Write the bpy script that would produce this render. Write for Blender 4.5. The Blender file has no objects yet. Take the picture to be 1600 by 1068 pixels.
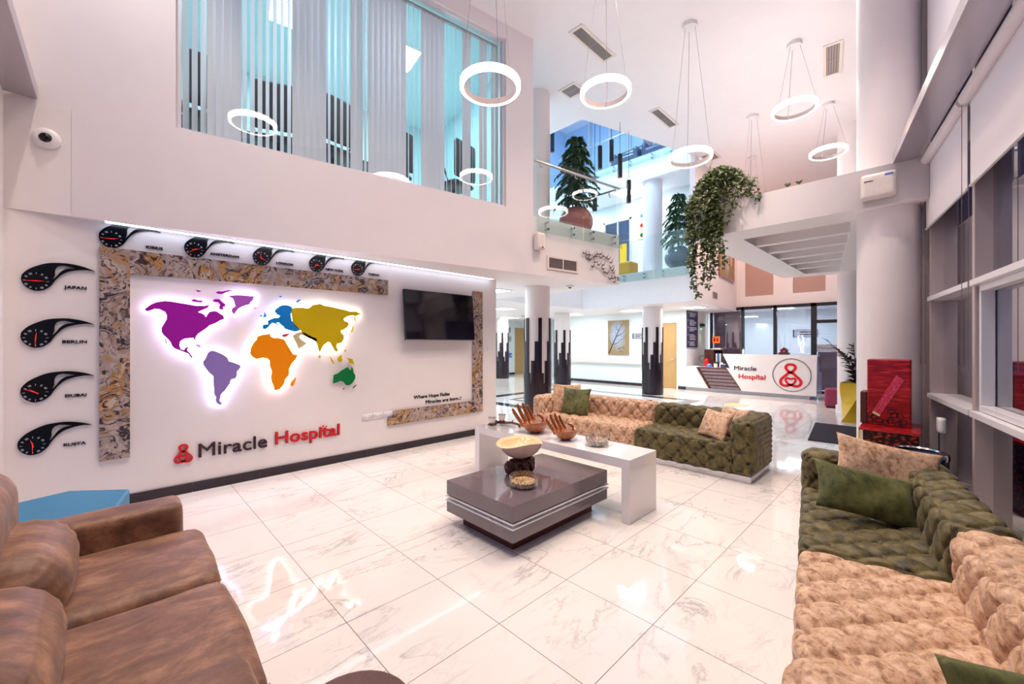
import bpy, bmesh, math, random
from mathutils import Vector, Matrix, noise
random.seed(7)
C = bpy.context.scene.collection
PI = math.pi
EXPO = 0.75      # exposure
LK = 0.27        # overall lamp power
# ------------------------------------------------------------------ camera
AU = math.radians(45.54)
cam_d = bpy.data.cameras.new('camera'); cam = bpy.data.objects.new('camera', cam_d); C.objects.link(cam)
cam_d.sensor_width = 36.0; cam_d.lens = 636/1600*36; cam_d.shift_y = 3/1600; cam_d.clip_start = .05; cam_d.clip_end = 200
cam.location = (0, 0, 1.55); cam.rotation_euler = (PI/2, 0, AU-PI/2)
bpy.context.scene.camera = cam
# ------------------------------------------------------------------ view, world
vs = bpy.context.scene.view_settings
vs.view_transform = 'Standard'; vs.look = 'None'; vs.gamma = 1; vs.use_curve_mapping = False; vs.exposure = EXPO
w = bpy.data.worlds.new('dusk'); bpy.context.scene.world = w; w.use_nodes = True
bg = w.node_tree.nodes['Background']; bg.inputs[0].default_value = (.10, .18, .40, 1); bg.inputs[1].default_value = 0.6

def lamp(name, kind, loc, power, col, rot=(0,0,0), **kw):
    d = bpy.data.lights.new(name, kind); d.energy = power; d.color = col
    for k, v in kw.items(): setattr(d, k, v)
    o = bpy.data.objects.new(name, d); o.location = loc; o.rotation_euler = rot; C.objects.link(o); return o
WARM = (1, .75, .58); NEUT = (1, .89, .79); COOL = (.86, .97, 1); BLUE = (.50, .76, 1)
# ceiling downlights added as hall fill, without fittings; the last brightens the canopy fascia
SPOTS = [(1.2,1.2),(1.2,3.4),(3.2,.9),(2.6,2.6),(5.0,.9),(4.6,2.5),(7.2,.9),(6.6,3.6),(8.8,2.6),(0,2.4),(0,4.4),(9.6,1.2),(11.0,2.2),(5.1,1.9)]
for i, (x, y) in enumerate(SPOTS):
    lamp('downlight_fill_lamp', 'SPOT', (x, y, 6.47), 420*LK, WARM if i % 2 else NEUT, spot_size=1.9, spot_blend=.9, shadow_soft_size=.07)
# lamps of the storeys around the void
for (x, y, z, s, p, c) in [(6.0,8.0,2.66,.55,60,COOL),(9.0,9.6,2.66,.55,55,COOL),(12.6,7.0,2.66,.55,46,COOL),(12.6,9.6,2.66,.55,50,COOL),
                           (12.4,12.8,2.66,.55,80,COOL),(8.0,12.6,2.66,.55,80,COOL),(5.0,6.6,2.66,.55,30,COOL),(14.9,6.6,2.66,.5,20,COOL),
                           (12.9,5.1,2.66,.5,90,NEUT),(17.2,3.2,2.66,.6,60,COOL),(17.0,5.0,2.66,.6,60,COOL)]:  # the neutral panel lamp is added to brighten the directory wall
    lamp('panel_lamp', 'AREA', (x, y, z), p*LK*1.3, c, shape='SQUARE', size=s)
for (x, y, p) in [(12.1,6.3,70),(12.1,9.0,70),(6.0,6.8,80),(5.0,9.0,50)]:
    lamp('upper_panel_lamp', 'AREA', (x, y, 6.42), p*LK*1.3, COOL, shape='SQUARE', size=.6)
for (x, y, p) in [(1.6,6.6,60),(3.3,6.3,60)]:
    lamp('office_panel_lamp', 'AREA', (x, y, 6.32), p*LK*2.4, (.76,.97,1), shape='SQUARE', size=.6)
for (x, y) in [(9.2,6.0),(9.6,8.2)]:
    lamp('atrium_top_lamp', 'AREA', (x, y, 10.6), 700*LK, BLUE, shape='SQUARE', size=1.6)
lamp('reception_warm_fill', 'AREA', (13.6,3.0,6.4), 260*LK, (1,.62,.42), shape='RECTANGLE', size=2.5, size_y=.5)  # warm lamp added to tint the reception wall peach; no cove is built

# ------------------------------------------------------------------ colours and materials
def srgb(r, g, b):
    f = lambda c: (c/255/12.92) if c/255 <= .04045 else ((c/255+.055)/1.055)**2.4
    return (f(r), f(g), f(b), 1)
class NT:
    def __init__(s, name):
        s.m = bpy.data.materials.new(name); s.m.use_nodes = True; s.t = s.m.node_tree
        s.b = s.t.nodes['Principled BSDF']; s.out = s.t.nodes['Material Output']
    def n(s, kind, ins=None, **props):
        nd = s.t.nodes.new(kind)
        for k, v in props.items(): setattr(nd, k, v)
        for k, v in (ins or {}).items():
            if hasattr(v, 'bl_idname') or isinstance(v, bpy.types.NodeSocket): s.t.links.new(v, nd.inputs[k])
            else: nd.inputs[k].default_value = v
        return nd
    def link(s, a, b): s.t.links.new(a, b)
    def math(s, op, a, b=None, c=None):
        nd = s.t.nodes.new('ShaderNodeMath'); nd.operation = op
        for i, v in enumerate((a, b, c)):
            if v is None: continue
            if isinstance(v, bpy.types.NodeSocket): s.t.links.new(v, nd.inputs[i])
            else: nd.inputs[i].default_value = v
        return nd.outputs[0]
    def ramp(s, fac, stops, interp='LINEAR'):
        nd = s.t.nodes.new('ShaderNodeValToRGB'); s.t.links.new(fac, nd.inputs[0]); cr = nd.color_ramp; cr.interpolation = interp
        while len(cr.elements) < len(stops): cr.elements.new(.5)
        for e, (p, c) in zip(cr.elements, stops): e.position = p; e.color = c
        return nd.outputs[0]
    def coord(s, scale=1, kind='Object', vec=None):
        tc = s.t.nodes.new('ShaderNodeTexCoord'); mp = s.t.nodes.new('ShaderNodeMapping')
        s.t.links.new(tc.outputs[kind], mp.inputs[0]); mp.inputs['Scale'].default_value = vec or (scale,)*3
        return mp.outputs[0]
    def noise(s, v, scale, detail=4, rough=.5, dist=0):
        nd = s.t.nodes.new('ShaderNodeTexNoise'); s.t.links.new(v, nd.inputs['Vector'])
        nd.inputs['Scale'].default_value = scale; nd.inputs['Detail'].default_value = detail
        nd.inputs['Roughness'].default_value = rough; nd.inputs['Distortion'].default_value = dist
        return nd.outputs[0]
    def mix(s, fac, a, b):
        nd = s.t.nodes.new('ShaderNodeMix'); nd.data_type = 'RGBA'
        for i, v in ((0, fac), (6, a), (7, b)):
            if isinstance(v, bpy.types.NodeSocket): s.t.links.new(v, nd.inputs[i])
            else: nd.inputs[i].default_value = v
        return nd.outputs[2]
    def set(s, **kw):
        for k, v in kw.items():
            k = {'color':'Base Color','rough':'Roughness','metal':'Metallic','spec':'Specular IOR Level','sheen':'Sheen Weight','coat':'Coat Weight','emit':'Emission Color','estr':'Emission Strength','ior':'IOR'}.get(k, k)
            if isinstance(v, bpy.types.NodeSocket): s.t.links.new(v, s.b.inputs[k])
            else: s.b.inputs[k].default_value = v
        return s
    def bump(s, h, strength=.3, dist=.01):
        nd = s.n('ShaderNodeBump', {'Strength': strength, 'Distance': dist}); s.t.links.new(h, nd.inputs['Height']); s.t.links.new(nd.outputs[0], s.b.inputs['Normal'])
def plain(name, col, rough=.5, metal=0, grain=.0, gs=60, bump=.0, **kw):
    m = NT(name); v = m.coord(1); nz = m.noise(v, gs, 3)
    c = Vector(col[:3]); g = grain or .04
    m.set(color=m.ramp(nz, [(.3, tuple(c*(1-g))+(1,)), (.7, tuple([min(1, q*(1+g)) for q in c])+(1,))]), rough=rough, metal=metal, **kw)
    if bump: m.bump(nz, bump, .004)
    return m.m
def emitter(name, col, strength):
    m = NT(name); m.set(color=(.8,.8,.8,1), emit=col, estr=strength); return m.m
def glass(name, tint=(1,1,1,1), rough=0.0, refl=1.0):
    m = NT(name); t = m.n('ShaderNodeBsdfTransparent', {'Color': tint}); g = m.n('ShaderNodeBsdfGlossy', {'Roughness': rough, 'Color': (1,1,1,1)})
    f = m.n('ShaderNodeLayerWeight', {'Blend': .5}); k = m.math('MULTIPLY', m.math('ADD', m.math('MULTIPLY', m.math('POWER', f.outputs['Facing'], 5.0), .9), .03), refl); k = m.math('MINIMUM', k, .95)
    mx = m.n('ShaderNodeMixShader'); m.link(k, mx.inputs[0]); m.link(t.outputs[0], mx.inputs[1]); m.link(g.outputs[0], mx.inputs[2])
    m.link(mx.outputs[0], m.out.inputs['Surface']); return m.m
M = {}
M['wall'] = plain('white_plaster', srgb(240,233,232), .55, grain=.01, gs=6)
M['wall_up'] = plain('white_plaster_upper', srgb(238,230,232), .6, grain=.01, gs=5)
M['ceil'] = plain('white_ceiling_paint', srgb(240,236,240), .7, grain=.01, gs=4)
M['granite'] = plain('black_granite', srgb(44,34,44), .12, grain=.5, gs=240)
M['white'] = plain('white_lacquer', srgb(240,234,234), .12, grain=.01, coat=.5)
M['whitemat'] = plain('white_plastic', srgb(235,232,234), .4, grain=.01)
M['black'] = plain('gloss_black_acrylic', srgb(10,9,12), .2, grain=.1)
M['blackmat'] = plain('matt_black_metal', srgb(28,24,30), .4, grain=.1)
M['red'] = plain('red_acrylic', srgb(214,20,32), .25, grain=.03)
M['purpleletter'] = plain('dark_purple_acrylic', srgb(52,14,40), .25)
M['clockred'] = plain('clock_hand_red', srgb(235,60,55), .4, emit=srgb(235,60,55), estr=.25)
M['numeral'] = plain('clock_numeral_grey', srgb(185,188,196), .4)
M['chrome'] = plain('polished_steel', srgb(205,205,210), .12, metal=1, grain=.02)
M['steel'] = plain('brushed_steel', srgb(190,184,184), .3, metal=1, grain=.05)
M['alu'] = plain('painted_aluminium', srgb(188,172,170), .35, grain=.03, metal=.25)
M['alulight'] = plain('light_aluminium', srgb(225,222,226), .3, grain=.02, metal=.2)
M['dark'] = plain('dark_gap', srgb(16,13,18), .6)
M['glass'] = glass('clear_glass', (.96,.985,.98,1))
M['glassgreen'] = glass('balustrade_glass', (.95,.985,.98,1))
M['glassblue'] = glass('office_window_glass', (.94,.985,.99,1), refl=1.4)
M['glassdark'] = glass('tinted_window_glass', (.42,.36,.40,1), refl=2.2)
M['glasspart'] = glass('partition_glass', (.80,.80,.86,1), refl=2.0)
M['dishglass'] = glass('dish_glass', (.90,.93,.93,1), refl=3.5)
M['frost'] = glass('frosted_band', (.92,.96,.95,1), .35, 1.5)
M['screen'] = plain('tv_screen', srgb(22,16,26), .06, grain=.05)
M['wooddoor'] = None
M['ringlight'] = emitter('ring_diffuser', (1,.93,.88,1), 9)
M['panellight'] = emitter('panel_diffuser', (.86,.97,1,1), 6)
M['ringinner'] = plain('ring_inner_grey', srgb(205,190,190), .35)
M['cable'] = plain('grey_cable', srgb(150,140,145), .5)
M['soil'] = plain('dark_soil', srgb(40,28,20), .9, grain=.4)

def woodmat(name, c1, c2, rough=.4, sc=3, vec=(1,1,12), coat=0):
    m = NT(name); v = m.coord(1, vec=(vec[0]*sc, vec[1]*sc, vec[2]*sc)); nz = m.noise(v, 4, 6, .6, .6)
    m.set(color=m.ramp(nz, [(.25, c1), (.75, c2)]), rough=rough, coat=coat); m.bump(nz, .1, .002); return m.m
M['door'] = woodmat('oak_door_veneer', srgb(188,146,92), srgb(206,166,110), .4, 1.0, (12,12,.8))
M['handwood'] = woodmat('honey_varnished_wood', srgb(120,54,14), srgb(196,112,44), .22, 2, (8,8,3), coat=.4)
M['driftwood'] = woodmat('dark_root_wood', srgb(36,14,10), srgb(120,54,24), .3, 6, (2,2,2), coat=.3)
M['redwood'] = woodmat('dark_red_wood_plinth', srgb(70,18,12), srgb(96,32,20), .35, 3, (1,1,8))
M['brownwood'] = woodmat('dark_brown_cabinet', srgb(64,26,20), srgb(92,40,30), .4, 2, (1,1,8))
M['table'] = plain('taupe_gloss_lacquer', srgb(112,98,104), .07, grain=.03, coat=.6)
M['tabledark'] = plain('dark_table_groove', srgb(40,22,28), .4)
M['glassedge'] = plain('white_glass_edge', srgb(226,232,236), .15)
M['slatdesk'] = woodmat('mauve_slat_laminate', srgb(112,94,102), srgb(140,120,128), .35, 3, (1,10,1))
M['slatwood'] = woodmat('brown_slat_edge', srgb(84,44,36), srgb(120,68,52), .4, 3, (1,8,1))
M['plinth'] = plain('grey_plinth', srgb(190,190,198), .25, grain=.03)
M['bird'] = plain('grey_metal_birds', srgb(120,102,104), .35, metal=.6, grain=.2)
M['teal'] = plain('teal_leatherette', srgb(60,136,176), .45, grain=.05, bump=.1)
M['stool'] = plain('brown_leatherette', srgb(96,62,58), .45, grain=.15, bump=.1)
M['magenta'] = plain('magenta_leatherette', srgb(150,52,88), .45, grain=.06)
M['paleyellow'] = plain('worn_yellow_vinyl', srgb(236,224,160), .3)
M['yellow'] = plain('yellow_glaze', srgb(238,190,28), .25, grain=.03)
M['mustard'] = plain('mustard_fabric', srgb(196,146,40), .7, grain=.08)
M['potpink'] = plain('pink_gloss_pot', srgb(168,104,98), .12, grain=.06)
M['potgrey'] = plain('slate_gloss_pot', srgb(84,90,104), .12, grain=.06)
M['leafdark'] = plain('dark_green_leaf', srgb(40,84,44), .45, grain=.45, gs=9)
M['leafolive'] = plain('olive_leaf', srgb(76,90,40), .42, grain=.45, gs=14)
M['leafplum'] = plain('dark_plum_leaf', srgb(70,52,56), .4, grain=.3, gs=12)
M['stem'] = plain('woody_stem', srgb(86,70,48), .6, grain=.2)
M['cream'] = plain('cream_glazed_ceramic', srgb(240,208,160), .08, grain=.03, coat=.5)
M['creamout'] = plain('pale_ceramic_outer', srgb(214,190,184), .12, grain=.03, coat=.5)
M['cup'] = plain('cup_ceramic', srgb(232,226,218), .15)
M['mauveblind'] = plain('mauve_roller_fabric', srgb(150,126,134), .7, grain=.04)
M['peachblind'] = plain('peach_roller_fabric', srgb(188,154,144), .8, grain=.03, gs=200)
M['blindwhite'] = plain('white_roller_fabric', srgb(228,220,226), .8, grain=.01, gs=300)
M['slatfab'] = plain('white_vertical_slat_fabric', srgb(240,232,238), .75, grain=.02, gs=200)
M['duct'] = plain('silver_painted_beam', srgb(190,184,192), .22, metal=.75, grain=.03)
M['boardnavy'] = plain('navy_directory_board', srgb(60,56,86), .35)
M['boardtext'] = plain('directory_lettering', srgb(205,205,220), .5)
M['coolwall'] = plain('pale_cool_wall', srgb(232,240,242), .6, grain=.01)
M['nightwall'] = plain('outside_render', srgb(70,60,74), .9, grain=.1)
M['cyanwall'] = plain('office_cyan_wall', srgb(188,226,232), .6, grain=.02)
M['bluewall'] = plain('atrium_blue_wall', srgb(190,212,236), .5, grain=.03)
M['extred'] = plain('extinguisher_red', srgb(206,28,26), .25)
M['exitorange'] = plain('evacuation_sign_orange', srgb(240,110,50), .4, emit=srgb(240,110,50), estr=.5)
M['greenled'] = emitter('green_led', (.1,1,.25,1), 6)
M['blueplastic'] = plain('blue_plastic', srgb(80,130,210), .4)
M['paper'] = plain('white_paper', srgb(238,236,236), .7)
M['terrazzo'] = plain('peach_column_paint', srgb(238,228,228), .4, grain=.01)
M['alpanel'] = plain('louvre_grey', srgb(150,140,138), .4, metal=.3)
M['ventframe'] = plain('vent_frame_white', srgb(232,220,214), .45)
M['brownlouvre'] = plain('brown_louvre', srgb(120,92,84), .5)
M['ledstrip'] = emitter('led_strip_glow', (.72,.82,1,1), 2.2)
M['backplate'] = emitter('cool_white_led', (.78,.80,1,1), 26)
for k, rgb in dict(magentaac=(168,30,170), lilac=(150,128,200), eblue=(24,132,214), asiaY=(206,180,10), afrO=(255,150,10), ausG=(10,122,60), cypR=(226,50,70), sand=(214,200,150), violet=(182,96,206)).items():
    M[k] = plain('acrylic_'+k, srgb(*rgb), .2, grain=.02)

def floor_mat():
    m = NT('marble_floor_tiles'); geo = m.n('ShaderNodeNewGeometry'); P = geo.outputs['Position']
    mp = m.n('ShaderNodeMapping', {'Vector': P, 'Location': (-.93/.6, -1.66/.6, 0), 'Scale': (1/.6, 1/.6, 1/.6)}).outputs[0]
    sep = m.n('ShaderNodeSeparateXYZ', {'Vector': mp})
    fx = m.math('FLOOR', sep.outputs[0]); fy = m.math('FLOOR', sep.outputs[1])
    ax = m.math('ABSOLUTE', m.math('SUBTRACT', m.math('FRACT', m.math('ADD', sep.outputs[0], .5)), .5))
    ay = m.math('ABSOLUTE', m.math('SUBTRACT', m.math('FRACT', m.math('ADD', sep.outputs[1], .5)), .5))
    gr = m.math('LESS_THAN', m.math('MINIMUM', ax, ay), .0032)
    cell = m.n('ShaderNodeCombineXYZ', {'X': fx, 'Y': fy}); wn = m.n('ShaderNodeTexWhiteNoise', {'Vector': cell.outputs[0]})
    off = m.n('ShaderNodeVectorMath', {0: wn.outputs['Color'], 1: (9, 9, 9)}, operation='MULTIPLY').outputs[0]
    vv = m.n('ShaderNodeVectorMath', {0: P, 1: off}, operation='ADD').outputs[0]
    vr = m.n('ShaderNodeMapping', {'Vector': vv, 'Rotation': (0, 0, .5), 'Scale': (1.0, 2.6, 1)}).outputs[0]
    n1 = m.noise(vr, 1.1, 7, .62, .9); n2 = m.noise(vr, 2.3, 5, .6, 1.2); n3 = m.noise(P, 1.7, 2)
    v1 = m.math('ABSOLUTE', m.math('SUBTRACT', n1, .5)); v2 = m.math('ABSOLUTE', m.math('SUBTRACT', n2, .5))
    base = srgb(240,234,230)
    k1 = m.ramp(v1, [(0, (.7,.7,.7,1)), (.006, (.3,.3,.3,1)), (.028, (0,0,0,1))])
    k2 = m.ramp(v2, [(0, (.3,.3,.3,1)), (.005, (.1,.1,.1,1)), (.014, (0,0,0,1))])
    msk = m.ramp(n3, [(.42, (.05,.05,.05,1)), (.62, (1,1,1,1))])
    kk = m.math('MULTIPLY', m.math('MAXIMUM', k1, k2), msk)
    col = m.mix(kk, base, srgb(150,142,144))
    col = m.mix(gr, col, srgb(128,104,92))
    # dark granite inlay border in the floor beneath the void
    px = m.n('ShaderNodeSeparateXYZ', {'Vector': P})
    def band(x0, x1, y0, y1, wd):
        dx = m.math('SUBTRACT', m.math('ABSOLUTE', m.math('SUBTRACT', px.outputs[0], (x0+x1)/2)), (x1-x0)/2)
        dy = m.math('SUBTRACT', m.math('ABSOLUTE', m.math('SUBTRACT', px.outputs[1], (y0+y1)/2)), (y1-y0)/2)
        d = m.math('MAXIMUM', dx, dy)
        return m.math('MULTIPLY', m.math('LESS_THAN', d, 0), m.math('GREATER_THAN', d, -wd))
    bb = m.math('MAXIMUM', band(7.0, 11.5, 4.3, 9.1, .34), band(7.9, 10.6, 5.2, 8.2, .12))
    col = m.mix(bb, col, srgb(60,58,66))
    m.set(color=col, rough=.055, spec=.5)
    return m.m
M['floor'] = floor_mat()
def swirl_mat():
    m = NT('swirled_marble'); v = m.coord(.72)
    a = m.noise(v, 3.2, 3, .5, 2.2)
    w_ = m.n('ShaderNodeVectorMath', {0: v, 1: m.n('ShaderNodeVectorMath', {0: m.n('ShaderNodeTexNoise', {'Vector': v, 'Scale': 3.0, 'Detail': 3}).outputs['Color'], 1: (1.1,1.1,1.1)}, operation='MULTIPLY').outputs[0]}, operation='ADD').outputs[0]
    l = m.noise(w_, 3.4, 5, .55, 1.4); l2 = m.noise(w_, 9, 4, .6, .8)
    rings = m.math('ABSOLUTE', m.math('SUBTRACT', m.math('FRACT', m.math('MULTIPLY', l, 7)), .5))
    base = m.ramp(a, [(.30, srgb(120,110,122)), (.42, srgb(196,176,166)), (.52, srgb(168,148,140)), (.60, srgb(190,138,72)), (.66, srgb(200,184,172))])
    dk = m.ramp(rings, [(.08, (1,1,1,1)), (.26, (0,0,0,1))]); msk = m.ramp(l2, [(.36, (0,0,0,1)), (.50, (1,1,1,1))])
    col = m.mix(m.math('MULTIPLY', m.math('MULTIPLY', dk, msk), .92), base, srgb(36,32,46))
    m.set(color=col, rough=.18); return m.m
M['swirl'] = swirl_mat()
def velvet(name, c_dark, c_mid, c_pale, sc=14):  # random three-tone mottling of the crushed pile
    m = NT(name); v = m.coord(1); a = m.noise(v, sc, 8, .72, .4); b = m.noise(v, 90, 3)
    col = m.ramp(a, [(.38, c_dark), (.48, c_mid), (.62, c_pale)])
    m.set(color=col, rough=.62, sheen=.12); m.b.inputs['Sheen Roughness'].default_value = .4
    m.bump(b, .12, .003); return m.m
M['beige'] = velvet('beige_crushed_velvet', srgb(150,108,78), srgb(200,160,128), srgb(226,192,162), 26)
M['green'] = velvet('olive_crushed_velvet', srgb(46,40,18), srgb(86,76,38), srgb(116,102,58), 12)
M['greenp'] = velvet('olive_cushion_velvet', srgb(52,56,22), srgb(90,92,44), srgb(118,118,66), 6)
def leather():
    m = NT('brown_suede_leather'); v = m.coord(1, vec=(2.6,4.2,3)); a = m.noise(v, 2.0, 9, .72, .3); b = m.noise(m.coord(1), 120, 3)
    m.set(color=m.ramp(a, [(.3, srgb(86,54,40)), (.5, srgb(126,86,64)), (.66, srgb(170,124,94))]), rough=.5, sheen=.1)
    m.bump(b, .15, .002); return m.m
M['leather'] = leather()
def nuts(name, cs):
    m = NT(name); v = m.coord(1); vo = m.n('ShaderNodeTexVoronoi', {'Vector': v, 'Scale': 130.0})
    m.set(color=m.ramp(m.n('ShaderNodeSeparateColor', {0: vo.outputs['Color']}).outputs[0], cs, 'CONSTANT'), rough=.6); return m.m
M['potpourri'] = nuts('dried_petals', [(0, srgb(120,70,60)), (.3, srgb(226,200,176)), (.55, srgb(160,110,96)), (.75, srgb(238,220,200))])
M['seeds'] = nuts('mixed_seeds', [(0, srgb(110,60,30)), (.25, srgb(222,176,116)), (.6, srgb(196,140,84)), (.8, srgb(240,210,160))])
def redprint():
    m = NT('red_timber_print'); v = m.coord(1, vec=(1.5,1.5,14)); a = m.noise(v, 3, 6, .7, .4)
    m.set(color=m.ramp(a, [(.3, srgb(70,4,12)), (.5, srgb(158,14,24)), (.66, srgb(206,48,44)), (.8, srgb(240,120,90))]), rough=.25); return m.m
M['redprint'] = redprint()
def beanprint():
    m = NT('coffee_bean_print'); v = m.coord(1, vec=(22,22,34)); vo = m.n('ShaderNodeTexVoronoi', {'Vector': v, 'Scale': 1.0}); 
    d = m.ramp(vo.outputs['Distance'], [(.1, srgb(190,70,40)), (.38, srgb(96,18,12)), (.55, srgb(24,4,6))])
    m.set(color=d, rough=.3); return m.m
M['beans'] = beanprint()
def sachet():
    m = NT('pink_red_sachet_foil'); a = m.noise(m.coord(1, vec=(30,30,6)), 6, 6, .8)
    m.set(color=m.ramp(a, [(.35, srgb(150,10,50)), (.5, srgb(206,40,80)), (.62, srgb(236,110,130)), (.72, srgb(240,160,60))]), rough=.3); return m.m
M['sachet'] = sachet()
def matmat():
    m = NT('ribbed_doormat'); v = m.coord(1); br = m.n('ShaderNodeTexBrick', {'Vector': v, 'Scale': 14.0, 'Color1': srgb(74,62,82), 'Color2': srgb(92,78,98), 'Mortar': srgb(30,24,36), 'Mortar Size': .10})
    m.set(color=br.outputs[0], rough=.85); m.bump(br.outputs[1], -.8, .01); return m.m
M['mat'] = matmat()
def canvas():
    m = NT('tree_painting_canvas'); v = m.coord(1, kind='Object'); d = m.noise(v, 26, 5, .7); r = m.n('ShaderNodeVectorMath', {0: v, 1: (-.03,0,.12)}, operation='SUBTRACT')
    l = m.n('ShaderNodeVectorMath', {0: m.n('ShaderNodeVectorMath', {0: r.outputs[0], 1: (1.5,0,.95)}, operation='MULTIPLY').outputs[0]}, operation='LENGTH').outputs['Value']
    k = m.ramp(m.math('ADD', l, m.math('MULTIPLY', m.noise(v, 5, 4), .5)), [(.55, (1,1,1,1)), (.85, (0,0,0,1))])
    crown = m.ramp(d, [(.38, srgb(110,128,150)), (.5, srgb(168,188,206)), (.62, srgb(206,186,206))])
    m.set(color=m.mix(k, srgb(158,136,98), crown), rough=.8); return m.m
M['canvas'] = canvas()
M['bark'] = plain('painted_bark', srgb(62,40,40), .8)

# ------------------------------------------------------------------ mesh helpers
def bm_new(): return bmesh.new()
def box(bm, x0, x1, y0, y1, z0, z1, mat=None):
    vs_ = [bm.verts.new((x, y, z)) for x in (x0, x1) for y in (y0, y1) for z in (z0, z1)]
    q = [(0,1,3,2),(4,6,7,5),(0,4,5,1),(2,3,7,6),(0,2,6,4),(1,5,7,3)]
    fs = [bm.faces.new([vs_[i] for i in f]) for f in q]
    if mat is not None:
        for f in fs: f.material_index = mat
    return vs_
def xform(vs_, mt):
    for v in vs_: v.co = mt @ v.co
def prism(bm, pts, z0, z1):
    a = [bm.verts.new((x, y, z0)) for x, y in pts]; b = [bm.verts.new((x, y, z1)) for x, y in pts]; n = len(pts)
    bm.faces.new(a[::-1]); bm.faces.new(b)
    for i in range(n): bm.faces.new((a[i], a[(i+1) % n], b[(i+1) % n], b[i]))
    return a+b
def lathe(bm, prof, seg=32, cx=0, cy=0, close=False, wob=None):
    rings = []
    for i, (r, z) in enumerate(prof):
        ring = []
        for s in range(seg):
            a = 2*PI*s/seg; rr, zz = (r, z) if wob is None else wob(r, z, a, i)
            ring.append(bm.verts.new((cx+rr*math.cos(a), cy+rr*math.sin(a), zz)))
        rings.append(ring)
    for i in range(len(rings)-1):
        for s in range(seg): bm.faces.new((rings[i][s], rings[i][(s+1) % seg], rings[i+1][(s+1) % seg], rings[i+1][s]))
    if close: bm.faces.new(rings[-1]); bm.faces.new(rings[0][::-1])
    return rings
def cyl(bm, x, y, z0, z1, r, seg=32, r2=None):
    lathe(bm, [(r, z0), (r if r2 is None else r2, z1)], seg, x, y, True)
def tube(bm, pts, r, seg=8, cap=True):
    pts = [Vector(p) for p in pts]; rs = r if isinstance(r, (list, tuple)) else [r]*len(pts); rings = []; up = Vector((0,0,1)); prev = None
    for i, p in enumerate(pts):
        t = (pts[min(i+1, len(pts)-1)]-pts[max(i-1, 0)]); t = t.normalized() if t.length > 1e-9 else up
        if prev is None: a = t.cross(up if abs(t.z) < .9 else Vector((1,0,0))).normalized()
        else:
            a = prev-t*prev.dot(t); a = a.normalized() if a.length > 1e-6 else t.orthogonal().normalized()
        prev = a; b = t.cross(a)
        rings.append([bm.verts.new(p+(a*math.cos(2*PI*s/seg)+b*math.sin(2*PI*s/seg))*rs[i]) for s in range(seg)])
    for i in range(len(rings)-1):
        for s in range(seg): bm.faces.new((rings[i][s], rings[i][(s+1) % seg], rings[i+1][(s+1) % seg], rings[i+1][s]))
    if cap: bm.faces.new(rings[0][::-1]); bm.faces.new(rings[-1])
def sphere(bm, c, r, sc=(1,1,1), u=20, v=12):
    r_ = bmesh.ops.create_uvsphere(bm, u_segments=u, v_segments=v, radius=r)
    for q in r_['verts']: q.co = Vector((q.co.x*sc[0]+c[0], q.co.y*sc[1]+c[1], q.co.z*sc[2]+c[2]))
    return r_['verts']
def obj(name, bm, mat, parent=None, smooth=False, loc=None, rotz=0, bevel=0, seg=2):
    bmesh.ops.recalc_face_normals(bm, faces=bm.faces)
    me = bpy.data.meshes.new(name); bm.to_mesh(me); bm.free()
    for m in (mat if isinstance(mat, (list, tuple)) else [mat]): me.materials.append(m)
    return mobj(name, me, parent, smooth, loc, rotz, bevel, seg)
def mobj(name, me, parent=None, smooth=False, loc=None, rotz=0, bevel=0, seg=2):
    o = bpy.data.objects.new(name, me); C.objects.link(o)
    if smooth:
        for p in me.polygons: p.use_smooth = True
    if smooth == 'auto': me.set_sharp_from_angle(angle=.7)
    if loc is not None: o.location = loc
    o.rotation_euler = (0, 0, rotz)
    if parent is not None: o.parent = parent
    if bevel:
        b = o.modifiers.new('bevel', 'BEVEL'); b.width = bevel; b.segments = seg; b.limit_method = 'ANGLE'
    return o
def thing(name, label, cat, loc=(0,0,0), rotz=0, group=None):
    o = bpy.data.objects.new(name, None); o.empty_display_size = .1; C.objects.link(o); o.location = loc; o.rotation_euler = (0, 0, rotz)
    return tag(o, label, cat, group)
def tag(o, label, cat, group=None):
    o['label'] = label; o['category'] = cat
    if group: o['group'] = group
    return o
def struct(o): o['kind'] = 'structure'; return o
def dup(root, loc, rotz, label, group=None):
    r = root.copy(); C.objects.link(r); r.location = loc; r.rotation_euler = (0, 0, rotz); r['label'] = label
    if group: r['group'] = group
    for ch in list(root.children):
        c = ch.copy(); C.objects.link(c); c.parent = r
        for g in ch.children:
            d = g.copy(); C.objects.link(d); d.parent = c
    return r
def flat(loops, depth, bev=0):
    """closed outlines in x,z -> plate whose back lies at y=0 and front at y=-depth"""
    cu = bpy.data.curves.new('outline', 'CURVE'); cu.dimensions = '2D'; cu.fill_mode = 'BOTH'; cu.extrude = depth/2
    for L in loops:
        sp = cu.splines.new('POLY'); sp.points.add(len(L)-1); sp.use_cyclic_u = True
        for p, (x, z) in zip(sp.points, L): p.co = (x, z, 0, 1)
    o = bpy.data.objects.new('outline', cu); me = bpy.data.meshes.new_from_object(o)
    me.transform(Matrix(((1,0,0,0),(0,0,-1,-depth/2),(0,1,0,0),(0,0,0,1))))
    bpy.data.objects.remove(o); bpy.data.curves.remove(cu); return me
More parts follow.
